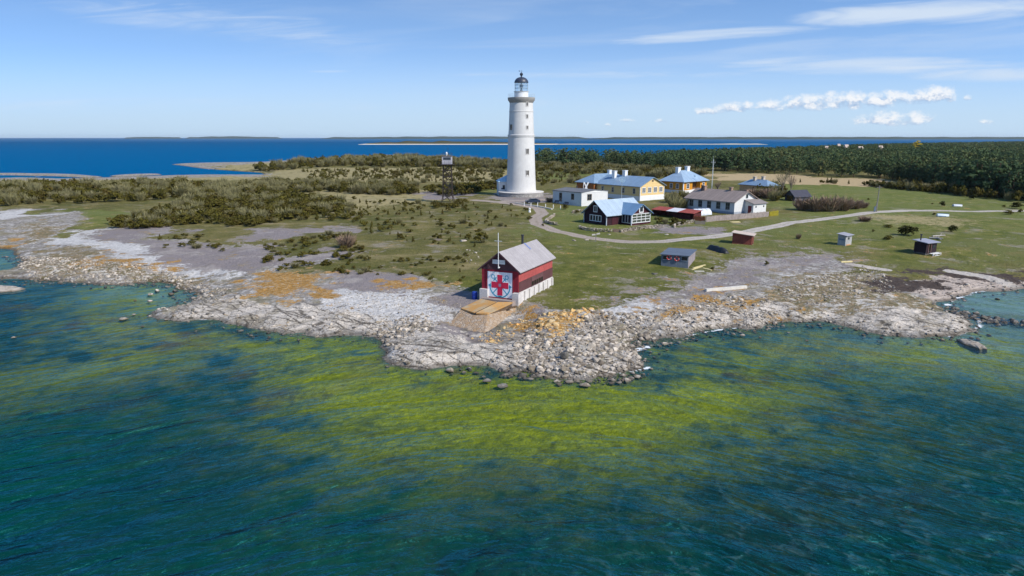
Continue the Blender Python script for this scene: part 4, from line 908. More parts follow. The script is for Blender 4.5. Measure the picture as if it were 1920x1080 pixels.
def white_long_house():
    o, lr, ll = frame_at(1376, 402, 1285.5, 1420, math.radians(35))
    t = empty('white_long_house', o, math.radians(35), 'long white house with grey-brown roof, five dark windows and a small porch behind the fence', 'house')
    y = o[1]; zt = lambda v: z_at(v, y)-o[2]; ze = zt(378.5); zr = z_at(360, y+2.5)-o[2]
    mb = MB(); gable_wall(mb, 0, lr, 0, ll, -.6, ze, zr, 'Y'); mb.build('wall', WHITE, t)
    mb = MB(); mb.box(-.06, lr+.05, -.05, ll+.05, -1, .55); mb.build('plinth', paint('plinth_grey', c(150,156,166), .9), t)
    mb = MB(); gable_roof(mb, 0, lr, 0, ll, ze, zr, 'Y', .5, .14, .14); mb.build('roof', paint('roof_fibre', c(142,128,120), .85, .1, .6, planks=('y', 1.1), streak=.2), t)
    dk = paint('frame_dark', c(120,124,126), .6)
    for i in range(5):
        q = ll*(.13+.187*i); window(t, 'L', 0, q-.55, q+.55, ze-2.0, ze-.45, dk, 2, 2, .08, mw=.06)
    window(t, 'R', 0, lr*.5-.35, lr*.5+.35, ze+.75, ze+1.6, dk, 1, 1, .08)
    mb = MB(); fbox(mb, 'R', -.5, -.5, -.4, 0, 0.02, 0, .02)
    # porch
    x0, x1, w = lr*.42, lr*.97, 2.6; pe = ze-.55
    mb = MB(); mb.box(x0, x1, -w, 0, -.8, pe); mb.prism([(-w, pe), (0, pe), (0, pe+.75)], lambda a, b: (x0, a, b), lambda a, b: (x1, a, b)); mb.build('porch_wall', WHITE, t)
    mb = MB(); mb.slab([(x0-.35, -w-.35, pe+.06), (x1+.35, -w-.35, pe+.06), (x1+.35, -.02, pe+.92), (x0-.35, -.02, pe+.92)], .12); mb.build('porch_roof', paint('roof_fibre_grey', c(132,124,120), .85, .1, .6), t)
    mb = MB(); fbox(mb, 'L', x0, -w+.5, -w+1.5, -.1, 2.0, -.02, .05); mb.build('door', paint('door_dark_red', c(100,36,44), .7), t)
    mb = MB(); mb.box(x0-1.2, x0, -w+.2, -w+1.8, -.6, .05); mb.bar((x0-1.1, -w+.2, .05), (x0-.1, -w+.2, 1.1), .07); mb.build('porch_step', paint('step_timber', c(150,146,140), .9), t)
    for q in (.2, .8):
        mb = MB(); X = x0+(x1-x0)*q; fbox(mb, 'R', -w, X-.2, X+.2, pe-.95, pe-.5, -.02, .05); mb.build('porch_window', glass(), t)
    brk = paint('chimney_brick', c(150,126,112), .9, .2, 2)
    chimney(t, lr*.42, ll*.83, zr-1.2, zr+.85, .85, brk); chimney(t, lr*.5, ll*.32, zr-.5, zr+.9, .7, brk); chimney(t, lr*.55, ll*.04, zr-.5, zr+.45, .6, brk)
    mb = MB(); mb.tube((lr*.36, ll*.86, zr-1), (lr*.36, ll*.86, zr+1.1), .16, n=8); mb.build('stove_pipe', paint('pipe_dark', c(52,52,58), .6), t)
    mb = MB(); fbox(mb, 'L', 0, -.02, ll+.02, ze-.02, ze+.1, -.02, .07); mb.build('gutter', paint('gutter', c(120,116,112), .6), t)
white_long_house()

def far_house():
    o, lr, ll = frame_at(1438, 362, 1386, 1459, math.radians(30))
    t = empty('blue_roofed_house', o, math.radians(30), 'small house with hipped blue roof half hidden by brown bushes near bare trees', 'house')
    y = o[1]; ze = z_at(349, y)-o[2]; zr = z_at(337.5, y+3)-o[2]
    mb = MB(); mb.box(0, lr, 0, ll, -1, ze); mb.build('wall', paint('pale_ochre_wall', c(196,160,120), .8, .1), t)
    mb = MB(); hip_roof(mb, 0, lr, 0, ll, ze, zr, 'Y', .5); mb.build('roof', BLUEY, t)
    brk = paint('chimney_pale', c(190,176,160), .9, .15, 2)
    chimney(t, lr*.4, ll*.62, zr-1, zr+.9, .9, brk); chimney(t, lr*.6, ll*.4, zr-1, zr+1.1, .9, brk)
    window(t, 'R', 0, lr*.3, lr*.45, .6, ze-.3)
far_house()

def small_sheds():
    # grey shed with two lifebuoys
    o, lr, ll = frame_at(1290, 503, 1239, 1303, math.radians(66))
    t = empty('grey_shed', o, math.radians(66), 'grey board shed with two open hatches on the grass right of the boathouse', 'shed')
    z0 = z_at(480, o[1])-o[2]; z1 = z_at(468, o[1]+lr)-o[2]
    gm = paint('shed_shaded_boards', c(108,118,130), .85, .14, .7, planks=('y', .18), streak=.3); gs = paint('shed_sunlit_boards', c(150,140,142), .85, .14, .7, planks=('x', .18), streak=.3)  # front boards coloured darker and bluish as shade, end boards paler as sunlit
    mb = MB(); mb.prism([(0, -.4), (lr, -.4), (lr, z1), (0, z0)], lambda a, b: (a, ll, b), lambda a, b: (a, 0, b)); mb.build('wall', gs, t)
    mb = MB(); fbox(mb, 'L', 0, .02, ll-.02, -.3, z0-.05, -.02, .03); mb.build('front_boarding', gm, t)
    mb = MB(); mb.slab([(-.3, -.2, z0+.06), (lr+.2, -.2, z1+.1), (lr+.2, ll+.2, z1+.1), (-.3, ll+.2, z0+.06)], .08); mb.build('roof', paint('shed_roof', c(92,102,116), .8, .12, .6), t)
    for q in (.14, .82):
        mb = MB(); fbox(mb, 'L', -.03, ll*q-.42, ll*q+.42, z0-.75, z0-.2, -.03, .012); hb = mb.build('hatch', glass('hatch_dark', c(30,34,42)), t)
        mb = MB(); fbox(mb, 'L', -.03, ll*q-.5, ll*q+.5, z0-.84, z0-.76, -.02, .06); fbox(mb, 'L', -.03, ll*q-.5, ll*q+.5, z0-.16, z0-.1, -.02, .05); mb.build('sill', paint('sill_pale', c(140,152,164), .8), hb)
    ca, sa = math.cos(o_a := math.radians(66)), math.sin(o_a)
    for q, lab in ((.705, 'red ring lifebuoy hung beside the left hatch of the grey shed'), (.42, 'red ring lifebuoy hung nearer the right hatch of the grey shed')):
        me = MB(); n = 20; R_ = .33; r_ = .085
        X, Y, Z = -.12, ll*q, z0-.42-(.1 if q < .5 else 0)
        vs = []; fs = []
        for i in range(n):
            for j in range(8):
                a = 2*math.pi*i/n; b = 2*math.pi*j/8; rr = R_+r_*math.cos(b); vs.append((r_*math.sin(b), rr*math.cos(a), rr*math.sin(a)))
                fs.append((i*8+j, i*8+(j+1) % 8, ((i+1) % n)*8+(j+1) % 8, ((i+1) % n)*8+j))
        me.add(vs, fs)
        ob = me.build('lifebuoy', buoy_mat(), None, True); ob.location = (o[0]+X*ca-Y*sa, o[1]+X*sa+Y*ca, o[2]+Z); ob.rotation_euler = (0, 0, o_a)
        tag(ob, lab, 'lifebuoy', 'lifebuoys on the grey shed')
    # brick shed
    o, lr, ll = frame_at(1409, 459.5, 1372.5, 1413, math.radians(63))
    t = empty('brick_shed', o, math.radians(63), 'small rust-red brick shed with a pale sloping roof beside the gravel track', 'shed')
    z0 = z_at(442, o[1])-o[2]; z1 = z0+.35; lr = max(lr, 2.6)
    bm = paint('red_brick', c(140,74,62), .9, .18, 1.2, planks=('z', .09), streak=.2)
    mb = MB(); mb.prism([(0, -.4), (ll, -.4), (ll, z1), (0, z0)], lambda a, b: (0, a, b), lambda a, b: (lr, a, b)); mb.build('wall', bm, t)
    mb = MB(); mb.slab([(-.35, -.35, z0+.05), (lr+.3, -.35, z0+.05), (lr+.3, ll+.2, z1+.12), (-.35, ll+.2, z1+.12)], .1); mb.build('roof', paint('roof_pale_felt', c(196,178,164), .9, .12, 1), t)
    mb = MB(); fbox(mb, 'R', 0, lr*.3, lr*.7, 0, 1.3, -.02, .04); mb.build('door', paint('door_brown', c(92,60,48), .8), t)
    # pale outhouse
    o, lr, ll = frame_at(1584.5, 461, 1569.8, 1596, math.radians(40))
    t = empty('outhouse', o, math.radians(40), 'small pale grey wooden outhouse standing alone on the green pasture', 'outhouse')
    z0 = z_at(442.5, o[1])-o[2]
    mb = MB(); mb.prism([(0, -.3), (ll, -.3), (ll, z0+.25), (0, z0)], lambda a, b: (0, a, b), lambda a, b: (lr, a, b)); mb.build('wall', paint('outhouse_boards', c(166,166,164), .85, .14, .8, planks=('xy', .16), streak=.3), t)
    mb = MB(); mb.slab([(-.25, -.3, z0+.05), (lr+.25, -.3, z0+.05), (lr+.25, ll+.2, z0+.34), (-.25, ll+.2, z0+.34)], .07); mb.build('roof', paint('outhouse_roof', c(150,150,156), .8, .1), t)
    mb = MB(); fbox(mb, 'R', 0, lr*.35, lr*.6, z0-.75, z0-.35, -.02, .03); mb.build('window', glass(), t)
    mb = MB(); fbox(mb, 'R', 0, lr*.15, lr*.8, -.1, .2, -.02, .04); mb.build('kick_board', paint('kick_orange', c(186,140,104), .8), t)
    mb = MB(); fbox(mb, 'L', 0, ll*.15, ll*.85, z0-.85, z0-.55, -.02, .03); mb.build('vent_slot', paint('slot_blue', c(110,126,146), .8), t)
    # sauna hut
    o, lr, ll = frame_at(1735, 479, 1712.3, 1754.5, math.radians(30))
    t = empty('sauna_hut', o, math.radians(30), 'nearly black wooden hut with grey roof and stove pipe near the right bay', 'hut')
    z0 = z_at(456, o[1])-o[2]
    bk = paint('black_boards', c(44,30,34), .8, .2, .8, planks=('xy', .2))
    mb = MB(); mb.box(0, lr, 0, ll, .35, z0); mb.build('wall', bk, t)
    mb = MB(); mb.slab([(-.35, -.35, z0+.08), (lr+.5, -.35, z0-.02), (lr+.5, ll+.3, z0+.3), (-.35, ll+.3, z0+.4)], .1); mb.build('roof', paint('sauna_roof', c(146,148,160), .7, .1), t)
    mb = MB(); mb.box(.1, lr-.1, .1, ll-.1, -.3, .35); mb.box(-.05, .0, -.03, ll, .28, .38); mb.build('floor_beam', paint('beam_grey', c(96,92,88), .9), t)
    mb = MB(); fbox(mb, 'R', 0, lr*.24, lr*.42, .4, z0-.25, -.02, .04); mb.build('doorway', glass('doorway_dark', c(14,12,14)), t)
    mb = MB()
    for q in (.2, .44): fbox(mb, 'R', 0, lr*q-.06, lr*q+.06, .35, z0-.05, -.02, .08)
    mb.build('door_frame', paint('door_frame_brown', c(120,88,84), .8), t)
    mb = MB(); fbox(mb, 'R', 0, lr*.6, lr*.85, z0-1.0, z0-.5, -.02, .03); mb.build('window', glass(), t)
    mb = MB(); mb.box(lr*.15, lr*.95, -1.0, -.85, .25, .37); mb.box(lr*.15, lr*.95, -.6, -.3, .3, .38); mb.box(lr*.25, lr*.9, -1.15, -1.0, -.1, .05)
    for q in (.18, .55, .92): mb.box(lr*q-.06, lr*q+.06, -1.0, -.85, -.4, .25)
    mb.build('porch_step', paint('step_white', c(206,204,202), .8), t)
    mb = MB(); mb.tube((lr*.2, ll*.7, z0), (lr*.2, ll*.7, z0+1.25), .1, n=8); mb.tube((lr*.2, ll*.7, z0+1.2), (lr*.2, ll*.7, z0+1.35), .2, n=8); mb.build('stove_pipe', paint('pipe_dark', c(52,52,58), .6), t)
    # dark shed by the willow bushes
    o, lr, ll = frame_at(1490, 377.5, 1481.5, 1519, math.radians(16))
    t = empty('dark_shed', o, math.radians(16), 'dark gabled shed with a black roof beyond the brown willow bushes', 'shed')
    ze = z_at(368.5, o[1])-o[2]; zr = z_at(357.5, o[1]+ll/2)-o[2]; ll = max(ll, 4.5)
    mb = MB(); gable_wall(mb, 0, lr, 0, ll, -.5, ze, zr, 'X'); mb.build('wall', paint('shed_wall_dark', c(92,94,104), .85, .15, .8, planks=('x', .2)), t)
    mb = MB(); gable_roof(mb, 0, lr, 0, ll, ze, zr, 'X', .35, .12, .1); mb.build('roof', paint('roof_black', c(66,66,76), .8, .12), t)
    mb = MB(); fbox(mb, 'L', 0, ll*.2, ll*.8, -.2, ze+.2, -.02, .03); mb.build('doorway', glass('doorway_dark', c(14,12,14)), t)
    # little brown hut near the annex
    o, lr, ll = frame_at(929, 354, 921, 934, math.radians(15))
    t = empty('brown_hut', o, math.radians(15), 'tiny brown plank hut on the heath left of the lighthouse annex', 'hut')
    mb = MB(); mb.box(0, 1.6, 0, 1.8, -.2, 1.9); mb.build('wall', paint('hut_brown', c(96,66,50), .85, .2, 1, planks=('xy', .2)), t)
    mb = MB(); mb.slab([(-.2, -.2, 1.95), (1.8, -.2, 1.95), (1.8, 2.0, 2.25), (-.2, 2.0, 2.25)], .07); mb.build('roof', paint('hut_roof', c(120,104, 92), .85), t)
    mb = MB(); mb.box(-1.0, -.05, .3, .5, -.2, 1.7); mb.build('side_panel', paint('panel_pink', c(206,176,160), .8), t)
def buoy_mat():
    if 'buoy' in _mc: return _mc['buoy']
    m, k, out = mat_new('lifebuoy_red'); oc = k.new('ShaderNodeTexCoord').outputs['Object']; x, y, z = k.sep(oc)
    a = k.math('ARCTAN2', z, y); q = k.math('ABSOLUTE', k.math('SINE', k.mul(a, 2.0)))
    principled(k, out, k.mix(k.step(q, .22, .28), c(220,214,206), c(206,70,66)), .5); _mc['buoy'] = m; return m
small_sheds()

def watchtower():
    x, y, z = G(840, 379)
    t = empty('watchtower', (x, y, z), 0, 'rusty steel lattice watchtower with a grey cabin on top standing in the scrub', 'watchtower')
    s = (y*math.cos(PITCH)+3)/F
    zt = lambda v: z_at(v, y)-z
    zp = zt(308); b = 9.6*s; tp = 7.4*s
    rust = paint('rusty_steel', c(60,52,48), .8, .25, 1.5)
    cor = [(-1, -1), (1, -1), (1, 1), (-1, 1)]
    R_ = lambda q: b+(tp-b)*min(1, q*1.35)
    for cx, cy in cor: MB().bar((cx*b*1.35, cy*b*1.35, -.6), (cx*R_(.15), cy*R_(.15), zp*.15), .16).bar((cx*R_(.15), cy*R_(.15), zp*.15), (cx*tp, cy*tp, zp), .16).build('leg', rust, t)
    mb = MB(); n = 6
    for i in range(n):
        q0, q1 = .05+.95*i/n, .05+.95*(i+1)/n; z0, z1 = zp*q0, zp*q1
        for j in range(4):
            a, c2 = cor[j], cor[(j+1) % 4]
            mb.bar((a[0]*R_(q0), a[1]*R_(q0), z0), (c2[0]*R_(q1), c2[1]*R_(q1), z1), .09); mb.bar((c2[0]*R_(q0), c2[1]*R_(q0), z0), (a[0]*R_(q1), a[1]*R_(q1), z1), .09)
            mb.bar((a[0]*R_(q1), a[1]*R_(q1), z1), (c2[0]*R_(q1), c2[1]*R_(q1), z1), .1)
    mb.build('bracing', rust, t)
    mb = MB()
    for i in range(n):
        zz = zp*(.02+.98*i/n); z2 = zp*(.02+.98*(i+1)/n); sg = 1 if i % 2 else -1
        mb.hexa([(-sg*tp*.7, -.3, zz), (-sg*tp*.7, .3, zz), (-sg*tp*.55, .3, zz), (-sg*tp*.55, -.3, zz)], [(sg*tp*.55, -.3, z2), (sg*tp*.55, .3, z2), (sg*tp*.7, .3, z2), (sg*tp*.7, -.3, z2)])
        mb.box(-tp*.8, tp*.8, -.4, .4, z2-.1, z2-.04)
    mb.build('stair', rust, t)
    mb = MB(); P_ = 12.5*s; mb.box(-P_, P_, -P_, P_, zp-.12, zp+.06)
    for sx in (-1, 1):
        for q in (.5, 1.0): mb.bar((sx*P_, -P_, zp+q), (sx*P_, P_, zp+q), .04); mb.bar((-P_, sx*P_, zp+q), (P_, sx*P_, zp+q), .04)
        for w in (-1, -.33, .33, 1): mb.bar((sx*P_, w*P_, zp), (sx*P_, w*P_, zp+1.0), .05); mb.bar((w*P_, sx*P_, zp), (w*P_, sx*P_, zp+1.0), .05)
    mb.build('platform', rust, t)
    ct = zt(293); cw = 8.8*s
    cabm = paint('cabin_grey', c(176,174,182), .8, .1, .8, planks=('xy', .35), streak=.3)
    cab = MB().box(-cw, cw, -cw, cw, zp+.06, ct).build('cabin', cabm, t)
    h = ct-zp
    for f_, off in (('R', -cw), ('L', -cw)):
        mb = MB(); fbox(mb, f_, off, -cw*.75, cw*.85, zp+h*.56, zp+h*.88, -.03, .03); mb.build('window', glass(), cab)
    mb = MB(); mb.slab([(-cw*1.1, -cw*1.1, ct+.12), (cw*1.1, -cw*1.1, ct+.12), (cw*1.1, cw*1.1, ct+.12), (-cw*1.1, cw*1.1, ct+.12)], .14); mb.build('cabin_roof', paint('cabin_roof', c(108,100,96), .8, .15), t)
    mb = MB(); rt = ct+.1
    for sx in (-1, 1):
        mb.bar((sx*cw, -cw, rt), (sx*cw, -cw, rt+.8), .05); mb.bar((sx*cw, cw, rt), (sx*cw, cw, rt+.8), .05); mb.bar((sx*cw, -cw, rt+.8), (sx*cw, cw, rt+.8), .04); mb.bar((-cw, sx*cw, rt+.8), (cw, sx*cw, rt+.8), .04)
    mb.bar((.3, 0, rt), (.3, 0, rt+2.6), .05); mb.bar((-.9, .4, rt), (-.9, .4, rt+1.8), .04); mb.bar((.0, 0, rt+2.0), (.6, 0, rt+2.0), .03); mb.build('aerial', rust, t)
    mb = MB(); mb.lathe([(.05, rt), (.22, rt+.4), (.3, rt+.7), (.2, rt+1.0), (.02, rt+1.15)], 12, -.1, -.3); mb.build('radar_dome', WTRIM, t, True)
watchtower()

# ------------------------------------------------------------------ yard things
def world_z(v, y): return z_at(v, y)
def pole_things():
    x, y, z = G(1164.5, 392)
    t = empty('dish_pole', (x, y, z), math.radians(-20), 'tall pole with a round mesh dish between the cottage and the yellow house', 'dish')
    zt = z_at(341, y)-z
    grey = paint('galvanised', c(160,168,172), .6, .1)
    MB().tube((0, 0, -.3), (0, 0, zt), .075, .06).build('pole', grey, t)
    mb = MB(); Rr = .85; dz = lambda r: .26*r*r
    for q in range(16):
        a = q*math.pi/8; mb.bar((0, 0, 0), (Rr*.5*math.cos(a), Rr*.5*math.sin(a), dz(.5)), .02); mb.bar((Rr*.5*math.cos(a), Rr*.5*math.sin(a), dz(.5)), (Rr*math.cos(a), Rr*math.sin(a), dz(1)), .02)
        b = (q+1)*math.pi/8
        for rr in (.2, .35, .5, .65, .8, .92, 1.0): mb.bar((Rr*rr*math.cos(a), Rr*rr*math.sin(a), dz(rr)), (Rr*rr*math.cos(b), Rr*rr*math.sin(b), dz(rr)), .025)
    dish = mb.build('dish', paint('dish_mesh', c(150,176,190), .6, .05), t); dish.location = (0, -.1, zt+.55); dish.rotation_euler = (math.radians(62), 0, math.radians(24))
    MB().bar((0, -.1, zt), (0, -.75, zt+.75), .05).build('feed_arm', grey, t)
    x, y, z = G(1334, 363)
    t = empty('radio_mast', (x, y, z), 0, 'thin pale lattice radio mast rising behind the long white house', 'mast')
    zt = z_at(299, y)-z; mb = MB(); pm = paint('mast_pale', c(190,196,196), .6, .08)
    for i in range(3):
        a = i*2.094; mb.bar((.22*math.cos(a), .22*math.sin(a), -.2), (.1*math.cos(a), .1*math.sin(a), zt), .06)
    for j in range(16):
        q = zt*j/16; q2 = zt*(j+1)/16
        for i in range(3):
            a = i*2.094; b = (i+1)*2.094; r = .22-.12*j/16; mb.bar((r*math.cos(a), r*math.sin(a), q), (r*math.cos(b), r*math.sin(b), q2), .035)
    mb.build('lattice', pm, t)
    mb = MB(); mb.bar((-.8, 0, zt*.92), (.8, 0, zt*.92), .04); mb.bar((0, 0, zt), (0, 0, zt+1.2), .04)
    for q in (-.7, -.3, .3, .7): mb.bar((q, 0, zt*.92-.3), (q, 0, zt*.92+.3), .03)
    mb.build('aerial', pm, t)
    x, y, z = G(1643, 397)
    t = empty('utility_pole', (x, y, z), 0, 'weathered grey utility pole beside the gravel track on the pasture', 'pole')
    zt = z_at(348, y)-z; pg = paint('pole_grey', c(132,128,122), .9, .15)
    MB().tube((0, 0, -.3), (.12, 0, zt), .14, .1).build('pole', pg, t); MB().tube((-.35, 0, -.3), (-.05, 0, zt*.38), .1, .09).build('brace', pg, t)
    mb = MB(); mb.box(-.55, .75, -.05, .05, zt-.5, zt-.4)
    mb.build('crossarm', pg, t); mb = MB(); mb.box(-.65, -.35, -.2, .1, -.1, 1.3); mb.build('meter_box', paint('meter_blue', c(100,118,136), .6), t)
    x, y, z = G(1117, 453)
    t = empty('signpost', (x, y, z), 0, 'grey wooden signpost with two pale arms beside the gravel track', 'signpost')
    zt = z_at(438, y)-z
    MB().bar((0, 0, -.2), (0, 0, zt), .13).build('post', paint('pole_grey', (0, 0, 0, 1)), t)
    MB().hexa([(-.75, -.05, zt-.35), (-.1, -.05, zt-.3), (-.1, .03, zt-.3), (-.75, .03, zt-.35)], [(-.75, -.05, zt-.1), (-.1, -.05, zt-.05), (-.1, .03, zt-.05), (-.75, .03, zt-.1)]).build('sign_arm', paint('arm_pale', c(196,190,182), .8), t)
    MB().hexa([(.1, -.05, zt-.2), (.75, -.05, zt-.1), (.75, .03, zt-.1), (.1, .03, zt-.2)], [(.1, -.05, zt+.05), (.75, -.05, zt+.15), (.75, .03, zt+.15), (.1, .03, zt+.05)]).build('sign_arm', paint('arm_pale', c(196,190,182), .8), t)
    x, y, z = G(993, 398)
    t = empty('marker_stone', (x, y, z), 0, 'white painted round-topped marker at the bend of the gravel track', 'marker')
    MB().lathe([(.3, -.2), (.32, .25), (.26, .45), (.12, .52)], 12).build('base', WTRIM, t, True)
    MB().lathe([(.14, .5), (.25, .68), (.27, .85), (.2, 1.05), (.04, 1.12)], 12).build('knob', WTRIM, t, True)
    # white posts along the yard edge
    for u, v in ((983, 386), (995.6, 387), (1008, 388), (1023, 389.5), (1037.5, 391), (1051, 392.5)):
        x, y, z = G(u, v); mb = MB(); mb.box(-.09, .09, -.09, .09, -.2, .95); mb.hexa([(-.09, -.09, .95), (.09, -.09, .95), (.09, .09, .95), (-.09, .09, .95)], [(-.03, -.03, 1.03), (.03, -.03, 1.03), (.03, .03, 1.03), (-.03, .03, 1.03)])
        o = mb.build('yard_post', WTRIM); o.location = (x, y, z); tag(o, 'short white wooden post in the row above the bend of the track', 'post', 'white posts along the yard edge')
    pl = [G(u, v) for u, v in ((966, 381.5), (983, 384), (1010, 388), (1035, 393))]
    mb = MB()
    for a, b in zip(pl[:-1], pl[1:]):
        d_ = Vector((b[0]-a[0], b[1]-a[1], 0)).normalized(); n = Vector((-d_.y, d_.x, 0))*.2
        mb.hexa([(a[0]-n.x, a[1]-n.y, a[2]-.2), (b[0]-n.x, b[1]-n.y, b[2]-.2), (b[0]+n.x, b[1]+n.y, b[2]-.2), (a[0]+n.x, a[1]+n.y, a[2]-.2)], [(a[0]-n.x, a[1]-n.y, a[2]+.28), (b[0]-n.x, b[1]-n.y, b[2]+.28), (b[0]+n.x, b[1]+n.y, b[2]+.28), (a[0]+n.x, a[1]+n.y, a[2]+.28)])
    tag(mb.build('kerb_wall', paint('kerb_pale', c(196,190,180), .9, .1)), 'low pale stone kerb running under the row of white posts', 'kerb')
    # X frame aerial on the white house
    ox, oy, oz = FLAT; a = math.radians(40)
    yb = oy+7.2; xb = (1098-960)/F*(yb*math.cos(PITCH)+14*math.sin(PITCH)); zb = z_at(357, yb)
    t = empty('cross_aerial', (xb, yb, zb), 0, 'white X-shaped aerial frame on the flat roof of the white house', 'aerial')
    h = z_at(341, yb)-zb; MB().bar((-.65, 0, 0), (-.55, 0, h), .12).build('post', WTRIM, t)
    MB().hexa([(-.5, -.04, .1), (-.15, -.04, 0), (-.15, .04, 0), (-.5, .04, .1)], [(.6, -.04, h), (.95, -.04, h-.2), (.95, .04, h-.2), (.6, .04, h)]).build('blade', WTRIM, t)
    MB().hexa([(.75, .05, .1), (.4, .05, 0), (.4, .1, 0), (.75, .1, .1)], [(-.3, .05, h), (-.55, .05, h-.25), (-.55, .1, h-.25), (-.3, .1, h)]).build('blade', WTRIM, t)
FLAT = G(1090, 387)
paint('pole_grey', c(132,128,122), .9, .15)
pole_things()

def fences():
    def panel(name, px, h, mat, label, cat, bw=.15, gap=.02, jit=.08, base=0):
        pl = [G(u, v) for u, v in px]; ox, oy, oz = pl[0]
        t = empty(name, (ox, oy, oz), 0, label, cat)
        for a, b in zip(pl[:-1], pl[1:]):
            A = Vector(a)-Vector((ox, oy, oz)); B = Vector(b)-Vector((ox, oy, oz)); L_ = (B-A).length; d_ = (B-A)/L_; n = Vector((-d_.y, d_.x, 0)).normalized()
            mb = MB(); q = 0
            while q < L_-.02:
                e = min(q+bw, L_); hh = h+random.uniform(-jit, jit); p0 = A+d_*q; p1 = A+d_*e; w = n*.02
                mb.hexa([tuple(p0-w+Vector((0,0,base))), tuple(p1-w+Vector((0,0,base))), tuple(p1+w+Vector((0,0,base))), tuple(p0+w+Vector((0,0,base)))], [tuple(p0-w+Vector((0,0,hh))), tuple(p1-w+Vector((0,0,hh))), tuple(p1+w+Vector((0,0,hh))), tuple(p0+w+Vector((0,0,hh)))])
                q = e+gap
            for zq in (.35, h*.75):
                w = n*.05; p0 = A+n*.06; p1 = B+n*.06
                mb.hexa([tuple(p0+Vector((0,0,zq))), tuple(p1+Vector((0,0,zq))), tuple(p1+w+Vector((0,0,zq))), tuple(p0+w+Vector((0,0,zq)))], [tuple(p0+Vector((0,0,zq+.08))), tuple(p1+Vector((0,0,zq+.08))), tuple(p1+w+Vector((0,0,zq+.08))), tuple(p0+w+Vector((0,0,zq+.08)))])
            mb.build('board_panel', mat, t)
            k = max(1, int(L_/3))
            for i in range(k):
                p = A+d_*(L_*i/k)+n*.14; MB().bar(tuple(p-Vector((0,0,.3))), tuple(p+Vector((0,0,h+.05))), .12).build('post', mat, t)
        return t
    panel('wooden_fence', [(1324,416.5),(1346,414),(1376,412),(1408,409),(1421,408),(1441,406)], 1.25, paint('fence_grey', c(158,146,140), .9, .2, 1.4, planks=('xy', .34), streak=.3), 'weathered grey board fence in front of the long white house', 'fence')
    panel('yellow_fence', [(1443,405.5),(1459,404)], 1.2, paint('fence_yellow', c(176,160,36), .8, .1), 'yellow picket fence at the end of the grey board fence', 'fence', .09, .1)
    panel('orange_fence', [(1301,413),(1322,415)], 1.0, paint('fence_orange', c(186,104,66), .8, .12), 'short orange-brown board fence between red lean-to and grey fence', 'fence')
    panel('grey_gate', [(1303,420.5),(1322,421)], .75, paint('gate_grey', c(120,112,104), .9, .15), 'small grey board gate in the stone garden wall', 'gate')
    panel('garden_gate', [(1150,435),(1163,435.5)], .7, paint('gate_brown', c(112,96,84), .9, .15), 'dark weathered gate in the stone wall before the cottage', 'gate')
fences()

def leanto():
    o, lr, ll = frame_at(1301, 413, 1223, 1312, math.radians(38)); o = (o[0], o[1], o[2]); lr = 2.6
    t = empty('red_leanto', o, math.radians(38), 'long open woodshed with rusty red roof sheets below the long white house', 'shed')
    red = paint('rusty_red_roof', c(158,76,64), .8, .15, .8, planks=('y', .5), streak=.3); dk = paint('leanto_dark', c(86,40,38), .85, .2, .8, planks=('xy', .25))
    h0, h1 = 1.55, 2.1
    for a, b, m_ in ((-.2, ll*.36, red), (ll*.36+.02, ll*.64, paint('roof_sheet_white', c(206,204,206), .7, .06)), (ll*.64+.02, ll+.2, red)):
        MB().slab([(-.4, a, h0), (lr+.2, a, h1), (lr+.2, b, h1), (-.4, b, h0)][::1], .06).build('roof_sheet', m_, t)
    mb = MB(); mb.box(lr-.08, lr, 0, ll, -.4, h1-.1); mb.box(0, lr, -.02, .06, -.4, h0); mb.box(0, lr, ll-.06, ll+.02, -.4, h0); mb.box(.3, lr-.1, ll*.1, ll*.5, -.3, 1.1); mb.build('wall', dk, t)
    for i in range(6):
        q = .1+(ll-.2)*i/5; MB().bar((-.15, q, -.3), (-.15, q, h0), .1).build('post', dk, t)
    # greenhouse
    o, l2, w2 = frame_at(1298, 403.5, 1277, 1313, math.radians(20))
    x, y, z = o; L_ = 4.6; R_ = 1.55
    t = empty('greenhouse', (x, y, z), math.radians(20), 'round-topped silvery greenhouse tunnel in front of the long white house', 'greenhouse')
    m, k, out = mat_new('greenhouse_film'); principled(k, out, c(206,210,214), .3, None, .6)
    mb = MB(); n = 14
    P_ = [(R_*math.cos(math.pi*i/n), R_*1.0*math.sin(math.pi*i/n)) for i in range(n+1)]
    for i in range(n):
        a, b = P_[i], P_[i+1]; mb.add([(0, a[0], a[1]), (L_, a[0], a[1]), (L_, b[0], b[1]), (0, b[0], b[1])], [(0,1,2,3)])
    mb.build('cover', m, t, True)
    mb = MB()
    for X in (0.02, L_-.02): mb.add([(X, a, b) for a, b in P_], [tuple(range(n+1))])
    mb.build('end_wall', paint('film_end', c(186,190,190), .5, .06), t)
    mb = MB()
    for j in range(5):
        X = L_*j/4
        for i in range(n): mb.bar((X, P_[i][0]*1.01, P_[i][1]*1.01), (X, P_[i+1][0]*1.01, P_[i+1][1]*1.01), .04)
    mb.build('hoops', paint('hoop_grey', c(150,156,160), .4), t)
leanto()

